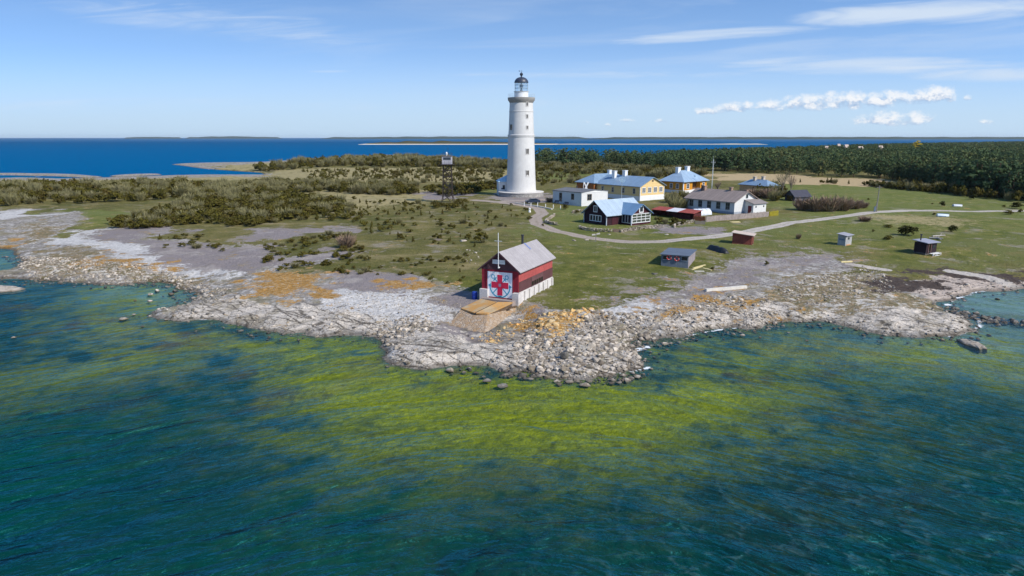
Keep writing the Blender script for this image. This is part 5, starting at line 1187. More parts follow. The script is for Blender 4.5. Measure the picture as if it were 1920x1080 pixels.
def car():
    x, y, z = G(999, 381.5)
    t = empty('parked_car', (x, y, z), math.radians(12), 'dark blue hatchback parked on the gravel right of the lighthouse', 'car')
    pm = paint('car_paint', c(30,38,56), .25, .03, spec=.8); gl = glass('car_glass', c(26,34,40))
    pr = [(-2.0,.35),(-2.05,.7),(-1.9,.95),(-1.15,1.02),(-.5,1.42),(.75,1.46),(1.6,1.12),(1.95,1.0),(2.02,.6),(1.95,.35)]
    n = len(pr); vs = []
    for sy, sc_ in ((-.82, 1), (-.85, 1), (.85, 1), (.82, 1)):
        for a, b in pr:
            inset = .18 if b > 1.2 else (.05 if b > .98 else 0)
            vs.append((a*(.99 if abs(sy) < .84 else 1), (abs(sy)-inset)*(1 if sy > 0 else -1), b))
    fs = [tuple(range(n))[::-1], tuple(range(3*n, 4*n))]
    for r in range(3):
        for i in range(n): fs.append((r*n+i, r*n+(i+1) % n, (r+1)*n+(i+1) % n, (r+1)*n+i))
    b_ = MB().add(vs, fs).build('body', pm, t)
    for s_ in (-1, 1):
        mb = MB(); q = [(-.95,1.05),(-.42,1.36),(.68,1.38),(1.35,1.08)]
        yy = lambda b: s_*(.865-.06-(b-1.0)*.32)
        mb.hexa([(a, yy(b)-.02*s_, b) for a, b in q], [(a, yy(b)+.02*s_, b) for a, b in q]); mb.build('side_window', gl, b_)
        for X in (-1.3, 1.25):
            w = MB(); R_ = .31
            w.tube((X, s_*.68, R_), (X, s_*.88, R_), R_, n=18); tw = w.build('wheel', paint('tyre', c(26,26,28), .9), t)
            MB().tube((X, s_*.80, R_), (X, s_*.895, R_), .18, n=12).build('rim', paint('rim', c(150,152,156), .4), tw)
        MB().box(-2.06, -1.98, s_*.5-.14, s_*.5+.14, .68, .82).build('headlight', paint('lamp', c(190,196,200), .2), t)
        MB().box(1.97, 2.03, s_*.6-.1, s_*.6+.1, .75, .98).build('tail_light', paint('tail', c(140,24,24), .3), t)
    MB().hexa([(-1.16,-.6,1.04),(-.58,-.55,1.40),(-.58,.55,1.40),(-1.16,.6,1.04)], [(-1.2,-.6,1.07),(-.62,-.55,1.44),(-.62,.55,1.44),(-1.2,.6,1.07)]).build('windscreen', gl, b_)
car()

def bench(u, v, rz, label):
    x, y, z = G(u, v); t = empty('garden_bench', (x, y, z), rz, label, 'bench', 'benches by the white house')
    m = paint('bench_blue', c(52,58,76), .7, .1)
    mb = MB()
    for i in range(3): mb.box(-.75, .75, -.28+.2*i, -.12+.2*i, .42, .47)
    mb.build('seat', m, t); mb = MB()
    for i in range(3): mb.box(-.75, .75, .30, .34, .55+.17*i, .68+.17*i)
    mb.build('backrest', m, t)
    for sx in (-.65, .65): MB().box(sx-.05, sx+.05, -.28, -.2, -.1, .7).build('leg', m, t); MB().box(sx-.05, sx+.05, .28, .36, -.1, 1.05).build('leg', m, t)
    for sx in (-.7, .7): MB().box(sx-.05, sx+.05, -.3, .3, .7, .75).build('armrest', m, t)
bench(1061, 385.5, math.radians(-45), 'dark blue wooden bench nearest the corner of the white house')
bench(1043, 382.5, math.radians(-45), 'dark blue bench by the far end of the white house wall')

def odds():
    # beams, planks, tarpaulin, boats, barrel
    def beam(px, w, h, mat, label, cat='beam', name='timber_beam', lift=0, group=None):
        a = G(*px[0]); b = G(*px[1]); d_ = Vector(b)-Vector(a); L_ = d_.length
        mb = MB(); mb.box(0, L_, -w/2, w/2, 0, h); mb.box(.02, L_*.3, -w/2-.012, w/2+.012, .02, h-.03)
        o = mb.build(name, mat); o.location = (a[0], a[1], a[2]-.03+lift); o.rotation_euler = (0, -math.asin(max(-1, min(1, d_.z/L_))), math.atan2(d_.y, d_.x)); tag(o, label, cat, group); return o
    pale = paint('bleached_timber', c(206,200,188), .9, .12, 2, streak=.3); yel = paint('fresh_timber', c(206,190,140), .85, .1, 2)
    beam([(1323,546.5),(1399,540)], .4, .38, pale, 'long bleached square beam lying on the rocky shore')
    for i, (a, b, l_) in enumerate((((1297,506),(1316,500),'pale plank lying crosswise by the corner of the grey shed'),((1302,509),(1320,509),'short wide plank lying parallel to the shore by the grey shed'),((1318,503),(1334,507),'thin pale plank farthest right of the grey shed'),((1300,503),(1322,497),'pale plank closest to the wall of the grey shed'))):
        beam([a, b], .3, .08, yel if i != 1 else pale, l_, 'plank', 'plank', .03, 'planks by the grey shed')
    beam([(1576,492),(1597,491)], .35, .2, yel, 'yellowish plank on the shingle below the pasture', 'plank', 'plank')
    t = tag(empty('timber_stack', G(1378, 417), math.radians(10), 'low stack of fresh yellow boards on the grass before the grey fence', 'timber'), 'low stack of fresh yellow boards on the grass before the grey fence', 'timber')
    for i in range(4):
        for j in range(3): MB().box(-1.2+.1*((i*7+j*3) % 4), 1.1, -.5+.27*i, -.27+.27*i, .06*j, .05+.06*j).build('board', yel, t)
    # tarpaulin heap
    a = Vector(G(1328, 466)); b = Vector(G(1364, 476)); d_ = b-a; L_ = d_.length; n = 22; k_ = 10
    vs = []; fs = []
    for i in range(n+1):
        q = i/n; e = min(1, 6*q, 6*(1-q)); hh = .95*(e**.5)*(1-.25*q)+.12*math.sin(q*19)*.5; ww = .75*(.6+.4*e)
        for j in range(k_+1):
            s_ = -1+2*j/k_; r = vnoise(q*9, s_*3, 1.0, 4)*.22
            vs.append((q*L_, s_*ww*(1+.15*float(r)), max(-.1, hh*max(0, 1-abs(s_)**2.4)+float(r)*.5-.12)))
    for i in range(n):
        for j in range(k_): fs.append((i*(k_+1)+j, (i+1)*(k_+1)+j, (i+1)*(k_+1)+j+1, i*(k_+1)+j+1))
    o = MB().add(vs, fs).build('tarpaulin_heap', paint('black_tarp', c(26,27,30), .55, .3, 2, spec=.5)); o.location = a; o.rotation_euler = (0, 0, math.atan2(d_.y, d_.x))
    tag(o, 'long heap under a black tarpaulin on the grass by the grey shed', 'tarpaulin')
    # boats on the pasture
    def dinghy(u, v, rz, L_, ca, cb, label):
        x, y, z = G(u, v); t = empty('upturned_boat', (x, y, z), rz, label, 'boat')
        vs = []; fs = []; n = 12; k_ = 8
        for i in range(n+1):
            q = i/n; w = .62*math.sin(math.pi*min(1, q*.62+.38))**.7 if q < 1 else .02; w = max(w, .02)
            for j in range(k_+1):
                a_ = math.pi*j/k_; vs.append(((q-.5)*L_, w*math.cos(a_), .62*math.sin(a_)**.8*(1-.25*q*q)))
        for i in range(n):
            for j in range(k_): fs.append((i*(k_+1)+j, (i+1)*(k_+1)+j, (i+1)*(k_+1)+j+1, i*(k_+1)+j+1))
        fs.append(tuple(range(k_+1)))
        MB().add(vs, fs).build('hull', paint('boat_'+ca[0], ca[1], .5, .06), t, True)
        MB().box(-.5*L_, .5*L_, -.03, .03, .58, .66).build('keel', paint('boat_'+cb[0], cb[1], .6), t)
        mb = MB(); mb.box(-.46*L_, .2*L_, -.68, -.6, -.02, .1); mb.build('gunwale', paint('boat_'+cb[0], cb[1], .6), t)
    dinghy(1768, 405.5, math.radians(-15), 2.6, ('white', c(196,208,216)), ('blue', c(84,120,150)), 'white upturned dinghy with blue trim on the pasture below the track')
    dinghy(1795.5, 387, math.radians(-8), 2.4, ('grey', c(190,196,202)), ('slate', c(90,98,108)), 'grey upturned boat on the pasture beyond the track')
    x, y, z = G(890, 561)
    t = empty('blue_barrel', (x, y, z), 0, 'blue plastic barrel on the shingle left of the slipway', 'barrel')
    MB().lathe([(.30, -.1), (.34, .02), (.345, .3), (.36, .33), (.345, .36), (.345, .66), (.36, .69), (.345, .72), (.32, .96), (.2, 1.0)], 20).build('drum', paint('barrel_blue', c(34,62,150), .45, .08), t, True)
    MB().lathe([(.06, 1.0), (.06, 1.04)], 10, .12).build('cap', paint('cap_dark', c(30,34,50), .5), t)
    # driftwood behind the sauna hut
    for i, (a, b, l_) in enumerate((((1742,447),(1768,449),'grey driftwood log nearest the black hut'),((1748,444),(1772,443),'grey driftwood log farthest behind the black hut'),((1755,446),(1764,451),'crooked driftwood log crossing the others behind the black hut'))):
        A = Vector(G(*a)); B = Vector(G(*b)); mb = MB(); mb.tube((0, 0, .12), tuple(B-A+Vector((0, 0, .2))), .16, .1, 8); mb.tube(tuple((B-A)*.6+Vector((0, 0, .15))), tuple((B-A)*.75+Vector((.1, .3, .6))), .07, .03, 6)
        o = mb.build('driftwood_log', paint('driftwood', c(168,160,152), .9, .15, 2)); o.location = A; tag(o, l_, 'driftwood', 'driftwood behind the hut')
odds()

# ------------------------------------------------------------------ rocks
def ico(sub):
    bmx = __import__('bmesh').new(); __import__('bmesh').ops.create_icosphere(bmx, subdivisions=sub, radius=1)
    co = np.array([v.co[:] for v in bmx.verts]); f = np.array([[v.index for v in q.verts] for q in bmx.faces]); bmx.free(); return co, f
def rock_shape(sub, seed, flat=.62):
    co, f = ico(sub); r = np.random.default_rng(seed)
    for _ in range(9):
        n = r.normal(size=3); n /= np.linalg.norm(n); dcut = r.uniform(.45, .8); s_ = co@n; co = co-np.outer(np.maximum(s_-dcut, 0), n)*.92
    co = co*(1+.10*(r.random((len(co), 1))-.5)); co = co*np.array([1, r.uniform(.65, .95), flat*r.uniform(.8, 1.2)])
    return co, f
def rock_mat(name, a, b_, sp):
    m, k, out = mat_new(name); p = k.pos(); ri = k.new('ShaderNodeObjectInfo').outputs['Random']
    t = k.math('FRACT', k.add(k.attr('tint'), ri)); n = k.noise(p, 3.0, 4, .65); n2 = k.noise(p, 1.1, 3, .6)
    cc = k.mix(t, a, b_); cc = k.mix(k.step(n, .5, .7), cc, tuple(v*.55 for v in a[:3])+(1,)); cc = k.mix(k.mul(k.step(n2, .5, .66), .6), cc, sp)
    z = k.sep(p)[2]; cc = k.mix(k.mul(k.step(z, .22, .05), .65), cc, c(62,54,46))
    principled(k, out, cc, .9, k.bump(n, .05, .7), .15); return m
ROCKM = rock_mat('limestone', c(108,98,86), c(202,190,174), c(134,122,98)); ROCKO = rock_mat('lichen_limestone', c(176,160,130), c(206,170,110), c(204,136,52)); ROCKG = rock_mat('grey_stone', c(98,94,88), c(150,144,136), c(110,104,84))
def merge(name, variants, which, loc, scl, rot, tint, mat, kind='stuff', label=None):
    cos = []; fs = []; ts = []; off = 0; tail = []
    for vi, (co, f) in enumerate(variants):
        s_ = np.where(which == vi)[0]
        if not len(s_): continue
        ca, sa = np.cos(rot[s_])[:, None], np.sin(rot[s_])[:, None]; q = co[None]*scl[s_][:, None, :]
        X = q[..., 0]*ca-q[..., 1]*sa+loc[s_, 0:1]; Y = q[..., 0]*sa+q[..., 1]*ca+loc[s_, 1:2]; Z = q[..., 2]+loc[s_, 2:3]
        cos.append(np.stack([X, Y, Z], -1).reshape(-1, 3)); nv = len(co)
        fs.append((f[None]+(np.arange(len(s_))*nv)[:, None, None]).reshape(-1, f.shape[1])+off); off += nv*len(s_)
        ts.append(np.repeat(tint[s_], nv))
    me = bpy.data.meshes.new(name); raw_mesh(me, np.concatenate(cos), np.concatenate(fs))
    me.attributes.new('tint', 'FLOAT', 'POINT').data.foreach_set('value', np.concatenate(ts).astype(np.float32)); me.materials.append(mat)
    o = bpy.data.objects.new(name, me); COL.objects.link(o); o['kind'] = kind
    if label: o['label'] = label
    return o
def mesh_of(name, co, f, mat, tint=None, smooth=False):
    me = bpy.data.meshes.new(name); raw_mesh(me, co, f, smooth); me.materials.append(mat)
    me.attributes.new('tint', 'FLOAT', 'POINT').data.foreach_set('value', (np.zeros(len(co)) if tint is None else tint).astype(np.float32)); return me
def scatter(px, n, z=2.0, seed=0):
    P = PZ(px, z); r = np.random.default_rng(seed); mn, mx = P.min(0), P.max(0); out = np.zeros((0, 2))
    while len(out) < n:
        q = mn+(mx-mn)*r.random((n*3, 2)); q = q[inside(q[:, 0], q[:, 1], P)]; out = np.concatenate([out, q])
    return out[:n]

def rocks():
    r = np.random.default_rng(5)
    big = [rock_shape(2, 100+i) for i in range(6)]; small = [rock_shape(1, 200+i) for i in range(6)]
    bigm = {m.name: [mesh_of('stone', co, f, m) for co, f in big] for m in (ROCKM, ROCKO, ROCKG)}
    Z = [  # outline, count, size range, material, label, how many stand alone, group
      ([(985,610),(1060,640),(1110,585),(1200,592),(1235,630),(1195,650),(1212,690),(1150,703),(1050,701),(975,690),(960,655)], 2600, (.12,.52), ROCKM, 'pale limestone boulder in the rubble field right of the slipway', 70, 'boulders in the rubble field'),
      ([(1015,592),(1110,584),(1105,604),(1060,634),(1025,640),(1000,615)], 170, (.2,.5), ROCKO, 'orange lichened boulder in the patch right of the slipway', 40, 'orange boulders right of the slipway'),
      ([(930,676),(985,668),(1010,690),(985,694),(940,690)], 60, (.3,.7), ROCKG, 'dark weathered block at the foot of the bare rock ledge', 14, 'dark blocks under the ledge'),
      ([(690,600),(800,590),(830,605),(770,628),(720,632)], 330, (.15,.45), ROCKM, 'pale stone at the water edge left of the bare rock ledge', 20, 'stones left of the ledge'),
      ([(640,560),(760,548),(870,575),(820,604),(690,612),(600,600)], 900, (.08,.2), ROCKM, None, 0, None),
      ([(0,470),(300,505),(440,545),(380,560),(330,530),(60,520),(40,500)], 2600, (.09,.42), ROCKM, 'pale stone scattered on the far left beach', 14, 'stones on the left beach'),
      ([(355,545),(440,548),(400,570),(352,575)], 260, (.18,.45), ROCKG, 'dark grey stone on the point beside the little left cove', 16, 'dark stones by the left cove'),
      ([(1200,590),(1320,560),(1440,560),(1480,600),(1330,618),(1230,638)], 1300, (.09,.42), ROCKM, 'pale stone on the shore between rubble field and rock point', 16, 'stones right of the rubble field'),
      ([(1440,545),(1640,500),(1690,550),(1560,575),(1480,570)], 1000, (.09,.36), ROCKM, None, 0, None),
      ([(1768,563),(1790,566),(1850,580),(1940,592),(1940,599),(1860,593),(1800,583)], 230, (.25,.6), ROCKG, 'grey boulder in the breakwater across the right bay', 45, 'boulders of the breakwater'),
      ([(850,480),(905,485),(900,515),(860,510)], 60, (.1,.3), ROCKM, None, 0, None),
      ([(880,625),(905,618),(985,585),(1000,600),(930,640)], 120, (.12,.35), ROCKO, None, 0, None)]
    sl = {ROCKM.name: [], ROCKO.name: [], ROCKG.name: []}
    for zi, (px, n, (s0, s1), m, lab, k_, grp) in enumerate(Z):
        q = scatter(px, n, .8, 300+zi); sz = s0+(s1-s0)*r.random(n)**4.4; h = hgt(q[:, 0], q[:, 1]); ok = (h > -.25) | (grp == 'boulders of the breakwater')
        q, sz, h = q[ok], sz[ok], h[ok]; o_ = np.argsort(-sz)
        for i in o_[:k_]:
            ob = bpy.data.objects.new('boulder', random.choice(bigm[m.name])); COL.objects.link(ob)
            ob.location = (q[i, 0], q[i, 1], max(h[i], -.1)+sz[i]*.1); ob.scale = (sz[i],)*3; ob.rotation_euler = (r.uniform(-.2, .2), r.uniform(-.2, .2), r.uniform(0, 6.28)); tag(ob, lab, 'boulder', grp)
        for i in o_[k_:]: sl[m.name].append((q[i, 0], q[i, 1], max(h[i], -.1)+sz[i]*.08, sz[i]))
    # loose stones along the whole waterline
    for i in range(len(COAST)):
        a, b = COAST[i], COAST[(i+1) % len(COAST)]
        if a[1] > 140 or b[1] > 140 or abs(a[0]) > 120: continue
        L_ = math.dist(a, b)
        for _ in range(int(L_*9)):
            t = r.random(); d_ = r.normal(0, 1.3); nx, ny = (b[1]-a[1])/L_, -(b[0]-a[0])/L_
            x, y = a[0]+(b[0]-a[0])*t+nx*d_, a[1]+(b[1]-a[1])*t+ny*d_
            sl[random.choice((ROCKM.name, ROCKG.name, ROCKM.name))].append((x, y, None, .08+.3*r.random()**3))
    for m, nm, lb in ((ROCKM, 'shore_stones', 'pale limestone shingle and stones along the shore'), (ROCKO, 'lichen_stones', 'orange lichened small stones near the slipway'), (ROCKG, 'dark_stones', 'dark grey small stones along the waterline')):
        L_ = sl[m.name]; a = np.array([(x, y, np.nan if z is None else z, s_) for x, y, z, s_ in L_], float)
        bad = np.isnan(a[:, 2]); h = hgt(a[bad, 0], a[bad, 1]); a[bad, 2] = np.maximum(h, -.12)+a[bad, 3]*.2
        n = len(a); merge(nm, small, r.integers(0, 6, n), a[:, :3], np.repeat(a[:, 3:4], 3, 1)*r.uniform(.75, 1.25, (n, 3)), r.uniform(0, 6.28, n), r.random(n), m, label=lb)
    # stones standing in the water, placed one by one: u, v, width in picture, flatness
    W = [(233,599,20,.5,'low flat rock farthest out in the left cove'),(295,546,13,.8,'round pale rock near the head of the left cove'),(282,553,13,.6,'pale rock in the middle of the left cove'),(321,552,16,.5,'flat pale rock close to the right side of the left cove'),(335,575,12,.7,'rock by the tip of the point in the left cove'),(281,565,13,.5,'low rock off the point in the left cove'),(252,590,9,.5,'small rock behind the flat one in the left cove'),(254,564,7,.6,'tiny pale rock left of the middle of the left cove'),(328,546,12,.7,'dark rock near the inner shore of the left cove'),(268,612,9,.4,'small dark rock awash off the left point'),(26,633,11,.4,'lone reddish rock awash at the far left'),(345,601,9,.5,'dark stone just off the left rock shelf'),
         (728,663,13,.7,'brownish rock beside the left end of the bare ledge'),(845,695,22,.6,'pale rock in the water before the middle of the ledge'),(880,691,14,.5,'dark stone between ledge and green shallows'),(913,714,22,.45,'dark weedy rock farthest out before the ledge'),(950,703,14,.5,'pale stone in the shallows left of the rubble'),(940,724,26,.35,'wide weed covered rock awash in front of the ledge'),(1066,716,20,.35,'flat pale rock off the tip of the rubble field'),(1098,722,28,.35,'wide flat rock farthest off the tip of the rubble field'),(1196,707,17,.55,'pale rock off the right corner of the rubble field'),(1167,714,10,.6,'small pale rock off the rubble tip, outermost'),(1187,700,12,.6,'pale rock close under the right corner of the rubble field'),(1207,702,8,.6,'tiny rock beside the corner of the rubble field'),(1222,692,9,.6,'small rock right of the rubble corner'),(1251,656,9,.6,'lone dark stone in the right water'),(1376,627,10,.5,'small stone off the right shore, inner one'),(1391,629,12,.5,'small stone off the right shore, outer one'),(1425,633,8,.6,'single stone off the right rock shelf'),(1512,639,9,.5,'dark stone awash off the right rock point'),
         (1057,672,19,1.0,'large grey squared block standing in the rubble field'),(1870,561,12,.5,'dark rock at the mouth of the right bay')]
    for (u, v, w, fl, lab) in W:
        x, y = ray_z(u, v, 0); h = h1(x, y)
        s_ = w*(y*math.cos(PITCH)+H*math.sin(PITCH))/F/2
        dark = 'dark' in lab or 'weed' in lab or 'block' in lab
        ob = bpy.data.objects.new('water_rock' if 'rubble field' not in lab or 'off' in lab or 'under' in lab else 'squared_block', random.choice(bigm[(ROCKG if dark else ROCKM).name])); COL.objects.link(ob)
        if 'squared' in lab: x, y, z = G(u, v); ob.location = (x, y, z+.35); ob.scale = (s_*1.1, s_*1.1, s_*1.3)
        else: ob.location = (x, y, .02+s_*.12*fl); ob.scale = (s_, s_*1.1, s_*fl*1.3)
        ob.rotation_euler = (0, 0, random.uniform(-.6, .6)); tag(ob, lab, 'rock')
    # flat rock slabs awash
    for px, nm, lab in (([(1795,638),(1812,637),(1835,645),(1852,655),(1835,655),(1810,648)], 'rock_slab', 'long flat rock slab awash off the right rock point'), ([(-60,537),(0,536),(30,538),(46,542),(30,546),(0,549),(-60,552)], 'rock_slab', 'flat brown rock slab awash at the far left')):
        P = P0(px); cx, cy = P.mean(0); mb = MB(); n = len(P); rng = random.Random(3)
        rim = []; 
        for i in range(n):
            for t in (0, .33, .66): q = P[i]*(1-t)+P[(i+1) % n]*t; rim.append((q[0]+rng.uniform(-.15, .15), q[1]+rng.uniform(-.25, .25)))
        k_ = len(rim); lay = [[(cx+(x-cx)*s_, cy+(y-cy)*s_, z+rng.uniform(-.04, .04)) for x, y in rim] for s_, z in ((1.05, -.3), (1.0, .08), (.8, .22), (.4, .27))]
        vs = sum(lay, [])+[(cx, cy, .3)]; fs = [(j*k_+i, j*k_+(i+1) % k_, (j+1)*k_+(i+1) % k_, (j+1)*k_+i) for j in range(3) for i in range(k_)]+[(3*k_+i, 3*k_+(i+1) % k_, 4*k_) for i in range(k_)]
        tag(mb.add(vs, fs).build(nm, ROCKM), lab, 'rock')
    # stones in the turf
    for (u, v, w, lab) in ((1076,451,13,'white stone on the turf behind the boathouse, left of two'),(1101,450,12,'white stone on the turf behind the boathouse, right of two'),(1133,449,8,'small white stone on the turf edge below the track'),(1142,440,8,'whitish stone on the lawn below the cottage wall'),(1250,440,10,'flat white stone on the lawn below the garden wall'),(830,430,13,'pale flat stone on the heath below the watchtower'),(823,450,22,'wide pale rock outcrop on the heath left of the boathouse'),(868,452,16,'pale rock outcrop on the heath near the boathouse mast'),(1227,514,14,'brown stone on the bare ground before the grey shed, left'),(1248,521,15,'brown stone on the bare ground before the grey shed, right')):
        x, y, z = G(u, v); s_ = w*(y*math.cos(PITCH)+H*math.sin(PITCH))/F/2
        ob = bpy.data.objects.new('field_stone', random.choice(bigm[(ROCKG if 'brown' in lab else ROCKM).name])); COL.objects.link(ob); ob.location = (x, y, z+.03); ob.scale = (s_, s_*1.2, s_*.5); tag(ob, lab, 'stone')
    # dry stone walls
    def wall(px, h, lab, nm='stone_wall'):
        pl = [np.array(G(u, v)) for u, v in px]; L_ = []
        for a, b in zip(pl[:-1], pl[1:]):
            d_ = np.linalg.norm(b-a); n = max(1, int(d_/.28))
            for i in range(n):
                for lv in range(int(h/.25)+1):
                    p = a+(b-a)*(i+r.random()*.6)/n; L_.append((p[0]+r.normal(0, .07), p[1]+r.normal(0, .07), p[2]+.1+lv*.24, .2+.09*r.random()))
        a = np.array(L_); n = len(a)
        o = merge(nm, small, r.integers(0, 6, n), a[:, :3], np.repeat(a[:, 3:4], 3, 1)*r.uniform(.8, 1.3, (n, 3)), r.uniform(0, 6.28, n), r.random(n), ROCKM, kind='thing')
        del o['kind']; tag(o, lab, 'stone wall')
    wall([(1040,405),(1031,411),(1022,417),(1033,421),(1047,423)], .55, 'curved dry stone wall at the inside of the track bend')
    wall([(1086,428),(1098,432),(1120,434.5),(1149,435.5)], .5, 'dry stone wall before the cottage, left of the garden gate')
    wall([(1164,436),(1185,432),(1221,428),(1243,426)], .55, 'dry stone wall before the cottage, right of the garden gate')
    wall([(1264,427),(1266,424),(1283,420),(1302,417)], .6, 'dry stone wall below the red roofed woodshed')
    wall([(1073,400),(1080,398),(1095,397)], .5, 'short heap-like stone wall left of the cottage gable')
    wall([(560,394),(572,391),(590,393)], .6, 'heap of pale stones in the juniper thicket', 'stone_heap')
rocks()

# ------------------------------------------------------------------ vegetation
def leaf_mat(name, stops, rough=.85, trans=.12, drift=0):
    m, k, out = mat_new(name); ri = k.new('ShaderNodeObjectInfo').outputs['Random']; p = k.pos()
    t = k.math('FRACT', k.add(k.attr('tint'), ri)); n = k.noise(p, .55, 3, .6)
    if drift: t = k.sat(k.add(k.mul(t, .5), k.mul(k.step(k.noise(p, .016, 4, .6), .36, .64), .55)))
    r = k.new('ShaderNodeValToRGB'); el = r.color_ramp.elements
    for i, col in enumerate(stops):
        e = el[i] if i < 2 else el.new(i/(len(stops)-1)); e.position = i/(len(stops)-1); e.color = col
    k.put(r.inputs[0], t); cc = k.mix(k.step(n, .3, .7), r.outputs[0], tuple(v*1.5 for v in stops[0][:3])+(1,))
    b = k.new('ShaderNodeBsdfDiffuse'); k.put(b.inputs[0], cc); tl = k.new('ShaderNodeBsdfTranslucent'); k.put(tl.inputs[0], cc)
    mx = k.new('ShaderNodeMixShader'); mx.inputs[0].default_value = trans; k.l.new(b.outputs[0], mx.inputs[1]); k.l.new(tl.outputs[0], mx.inputs[2]); k.l.new(mx.outputs[0], out.inputs[0]); return m
JUN = leaf_mat('juniper_leaf', [c(64,60,28), c(92,88,36), c(84,72,40), c(104,98,46), c(58,60,30)])
PIN = leaf_mat('pine_needle', [c(56,72,50), c(68,82,54), c(82,92,58), c(98,102,62), c(112,104,66)], drift=1)
DRK = leaf_mat('dark_leaf', [c(44,46,24), c(58,58,30), c(50,46,28), c(66,64,34)])
TWG = leaf_mat('twig_brown', [c(120,102,88), c(140,120,100), c(112,94,82), c(146,130,102)], trans=.05)
OLV = leaf_mat('twig_olive', [c(112,108,76), c(130,124,86), c(100,96,70), c(138,130,100)], trans=.1)
BARK = paint('bark', c(98,76,60), .9, .2, 2)

def quads(cen, size, rng, flat=None, out=None):
    n = len(cen); a = rng.normal(size=(n, 3))
    if out is not None: nn = out+rng.normal(size=(n, 3))*.28; nn /= np.linalg.norm(nn, axis=1)[:, None]; a = np.cross(nn, a)
    a /= np.linalg.norm(a, axis=1)[:, None]
    if flat is not None: a[:, 2] *= flat; a /= np.linalg.norm(a, axis=1)[:, None]
    b = np.cross(nn, a) if out is not None else np.cross(a, rng.normal(size=(n, 3))); b /= np.linalg.norm(b, axis=1)[:, None]
    s_ = size*rng.uniform(.6, 1.35, (n, 1)); u = a*s_; v = b*s_*rng.uniform(.45, .9, (n, 1))
    co = np.stack([cen-u*.6-v*.5, cen+u*.5-v*.7, cen+u*.75+v*.3, cen-u*.3+v*.8], 1).reshape(-1, 3)
    return co, np.arange(n*4).reshape(-1, 4)
def blob_points(cs, rs, n, rng, squash=.8):
    w = np.array(rs)**2; i = rng.choice(len(cs), n, p=w/w.sum()); d_ = rng.normal(size=(n, 3)); d_ /= np.linalg.norm(d_, axis=1)[:, None]
    d_[:, 2] = np.where(d_[:, 2] < -.3, -d_[:, 2], d_[:, 2])
    rr = np.array(rs)[i]*rng.uniform(.55, 1.08, n); return np.array(cs)[i]+d_*rr[:, None]*np.array([1, 1, squash]), i, d_
def bush_shape(seed, n=260, cl=10, size=.08, tall=.62, sp=.34):
    rng = np.random.default_rng(seed); cs = []; rs = []
    for _ in range(cl):
        a = rng.uniform(0, 6.28); q = rng.random()**.6*sp; z = (rng.uniform(.25, .95)*(1-q*1.3))*tall
        cs.append((q*math.cos(a), q*math.sin(a), max(.1, z))); rs.append(rng.uniform(.13, .22))
    p, i, d_ = blob_points(cs, rs, n, rng); p[:, 2] = np.abs(p[:, 2])*.95+.02
    co, f = quads(p, size, rng, None, d_); t = np.repeat(rng.random(cl)[i]*.25+rng.random(n)*.12, 4); return co, f, t
def spike_shape(seed, n=200):
    rng = np.random.default_rng(seed); cs = []; rs = []
    for j in range(8): z = .12+.8*j/8; q = .1*(1-j/9); a = rng.uniform(0, 6.28); cs.append((q*math.cos(a), q*math.sin(a), z)); rs.append(.3*(1-z*.75))
    p, i, d_ = blob_points(cs, rs, n, rng); p[:, 2] = np.abs(p[:, 2]); co, f = quads(p, .085, rng, None, d_); return co, f, np.repeat(rng.random(8)[i]*.25+rng.random(n)*.1, 4)
def pine_shape(seed, n=340):
    rng = np.random.default_rng(seed); cs = []; rs = []; m_ = 9
    for j in range(m_):
        z = .16+.74*(j+rng.random()*.5)/m_; rad = .27*(1-((z-.2)/.85)**2*.8); a = j*2.4+rng.uniform(-.5, .5); q = rad*rng.uniform(.35, .9)
        cs.append((q*math.cos(a), q*math.sin(a), z)); rs.append(rng.uniform(.13, .20)*(1.2-.55*z))
    cs.append((rng.uniform(-.03, .03), rng.uniform(-.03, .03), .93)); rs.append(.075)
    p, i, d_ = blob_points(cs, rs, n, rng, .75); co, f = quads(p, .056, rng, None, d_); return co, f, np.repeat(rng.random(m_+1)[i]*.2+rng.random(n)*.04, 4), cs
def trunk_shape(cs):
    mb = MB(); mb.tube((0, 0, -.03), (.01, 0, .5), .022, .014, 6); mb.tube((.01, 0, .5), (0, .01, .93), .014, .005, 6)
    for x, y, z in cs[:10]: mb.tube((0, 0, z-.05), (x*.9, y*.9, z), .007, .003, 4)
    return mb
def twig_shape(seed, n=420, up=1.0):
    rng = np.random.default_rng(seed); a = rng.uniform(0, 6.28, n); q = rng.random(n)**.5*.22; base = np.stack([q*np.cos(a), q*np.sin(a), rng.random(n)*.35], 1)
    tip = base+np.stack([np.cos(a)*rng.uniform(.05, .32, n), np.sin(a)*rng.uniform(.05, .32, n), rng.uniform(.2, .62, n)*up], 1)+rng.normal(0, .05, (n, 3)); tip[:, 2] = np.abs(tip[:, 2])
    w = rng.normal(size=(n, 3))*np.array([1, 1, .2]); w /= np.linalg.norm(w, axis=1)[:, None]; w *= .016
    co = np.stack([base-w, base+w, tip+w*.5, tip-w*.5], 1).reshape(-1, 3); return co, np.arange(n*4).reshape(-1, 4), np.repeat(rng.random(n)*.3, 4)

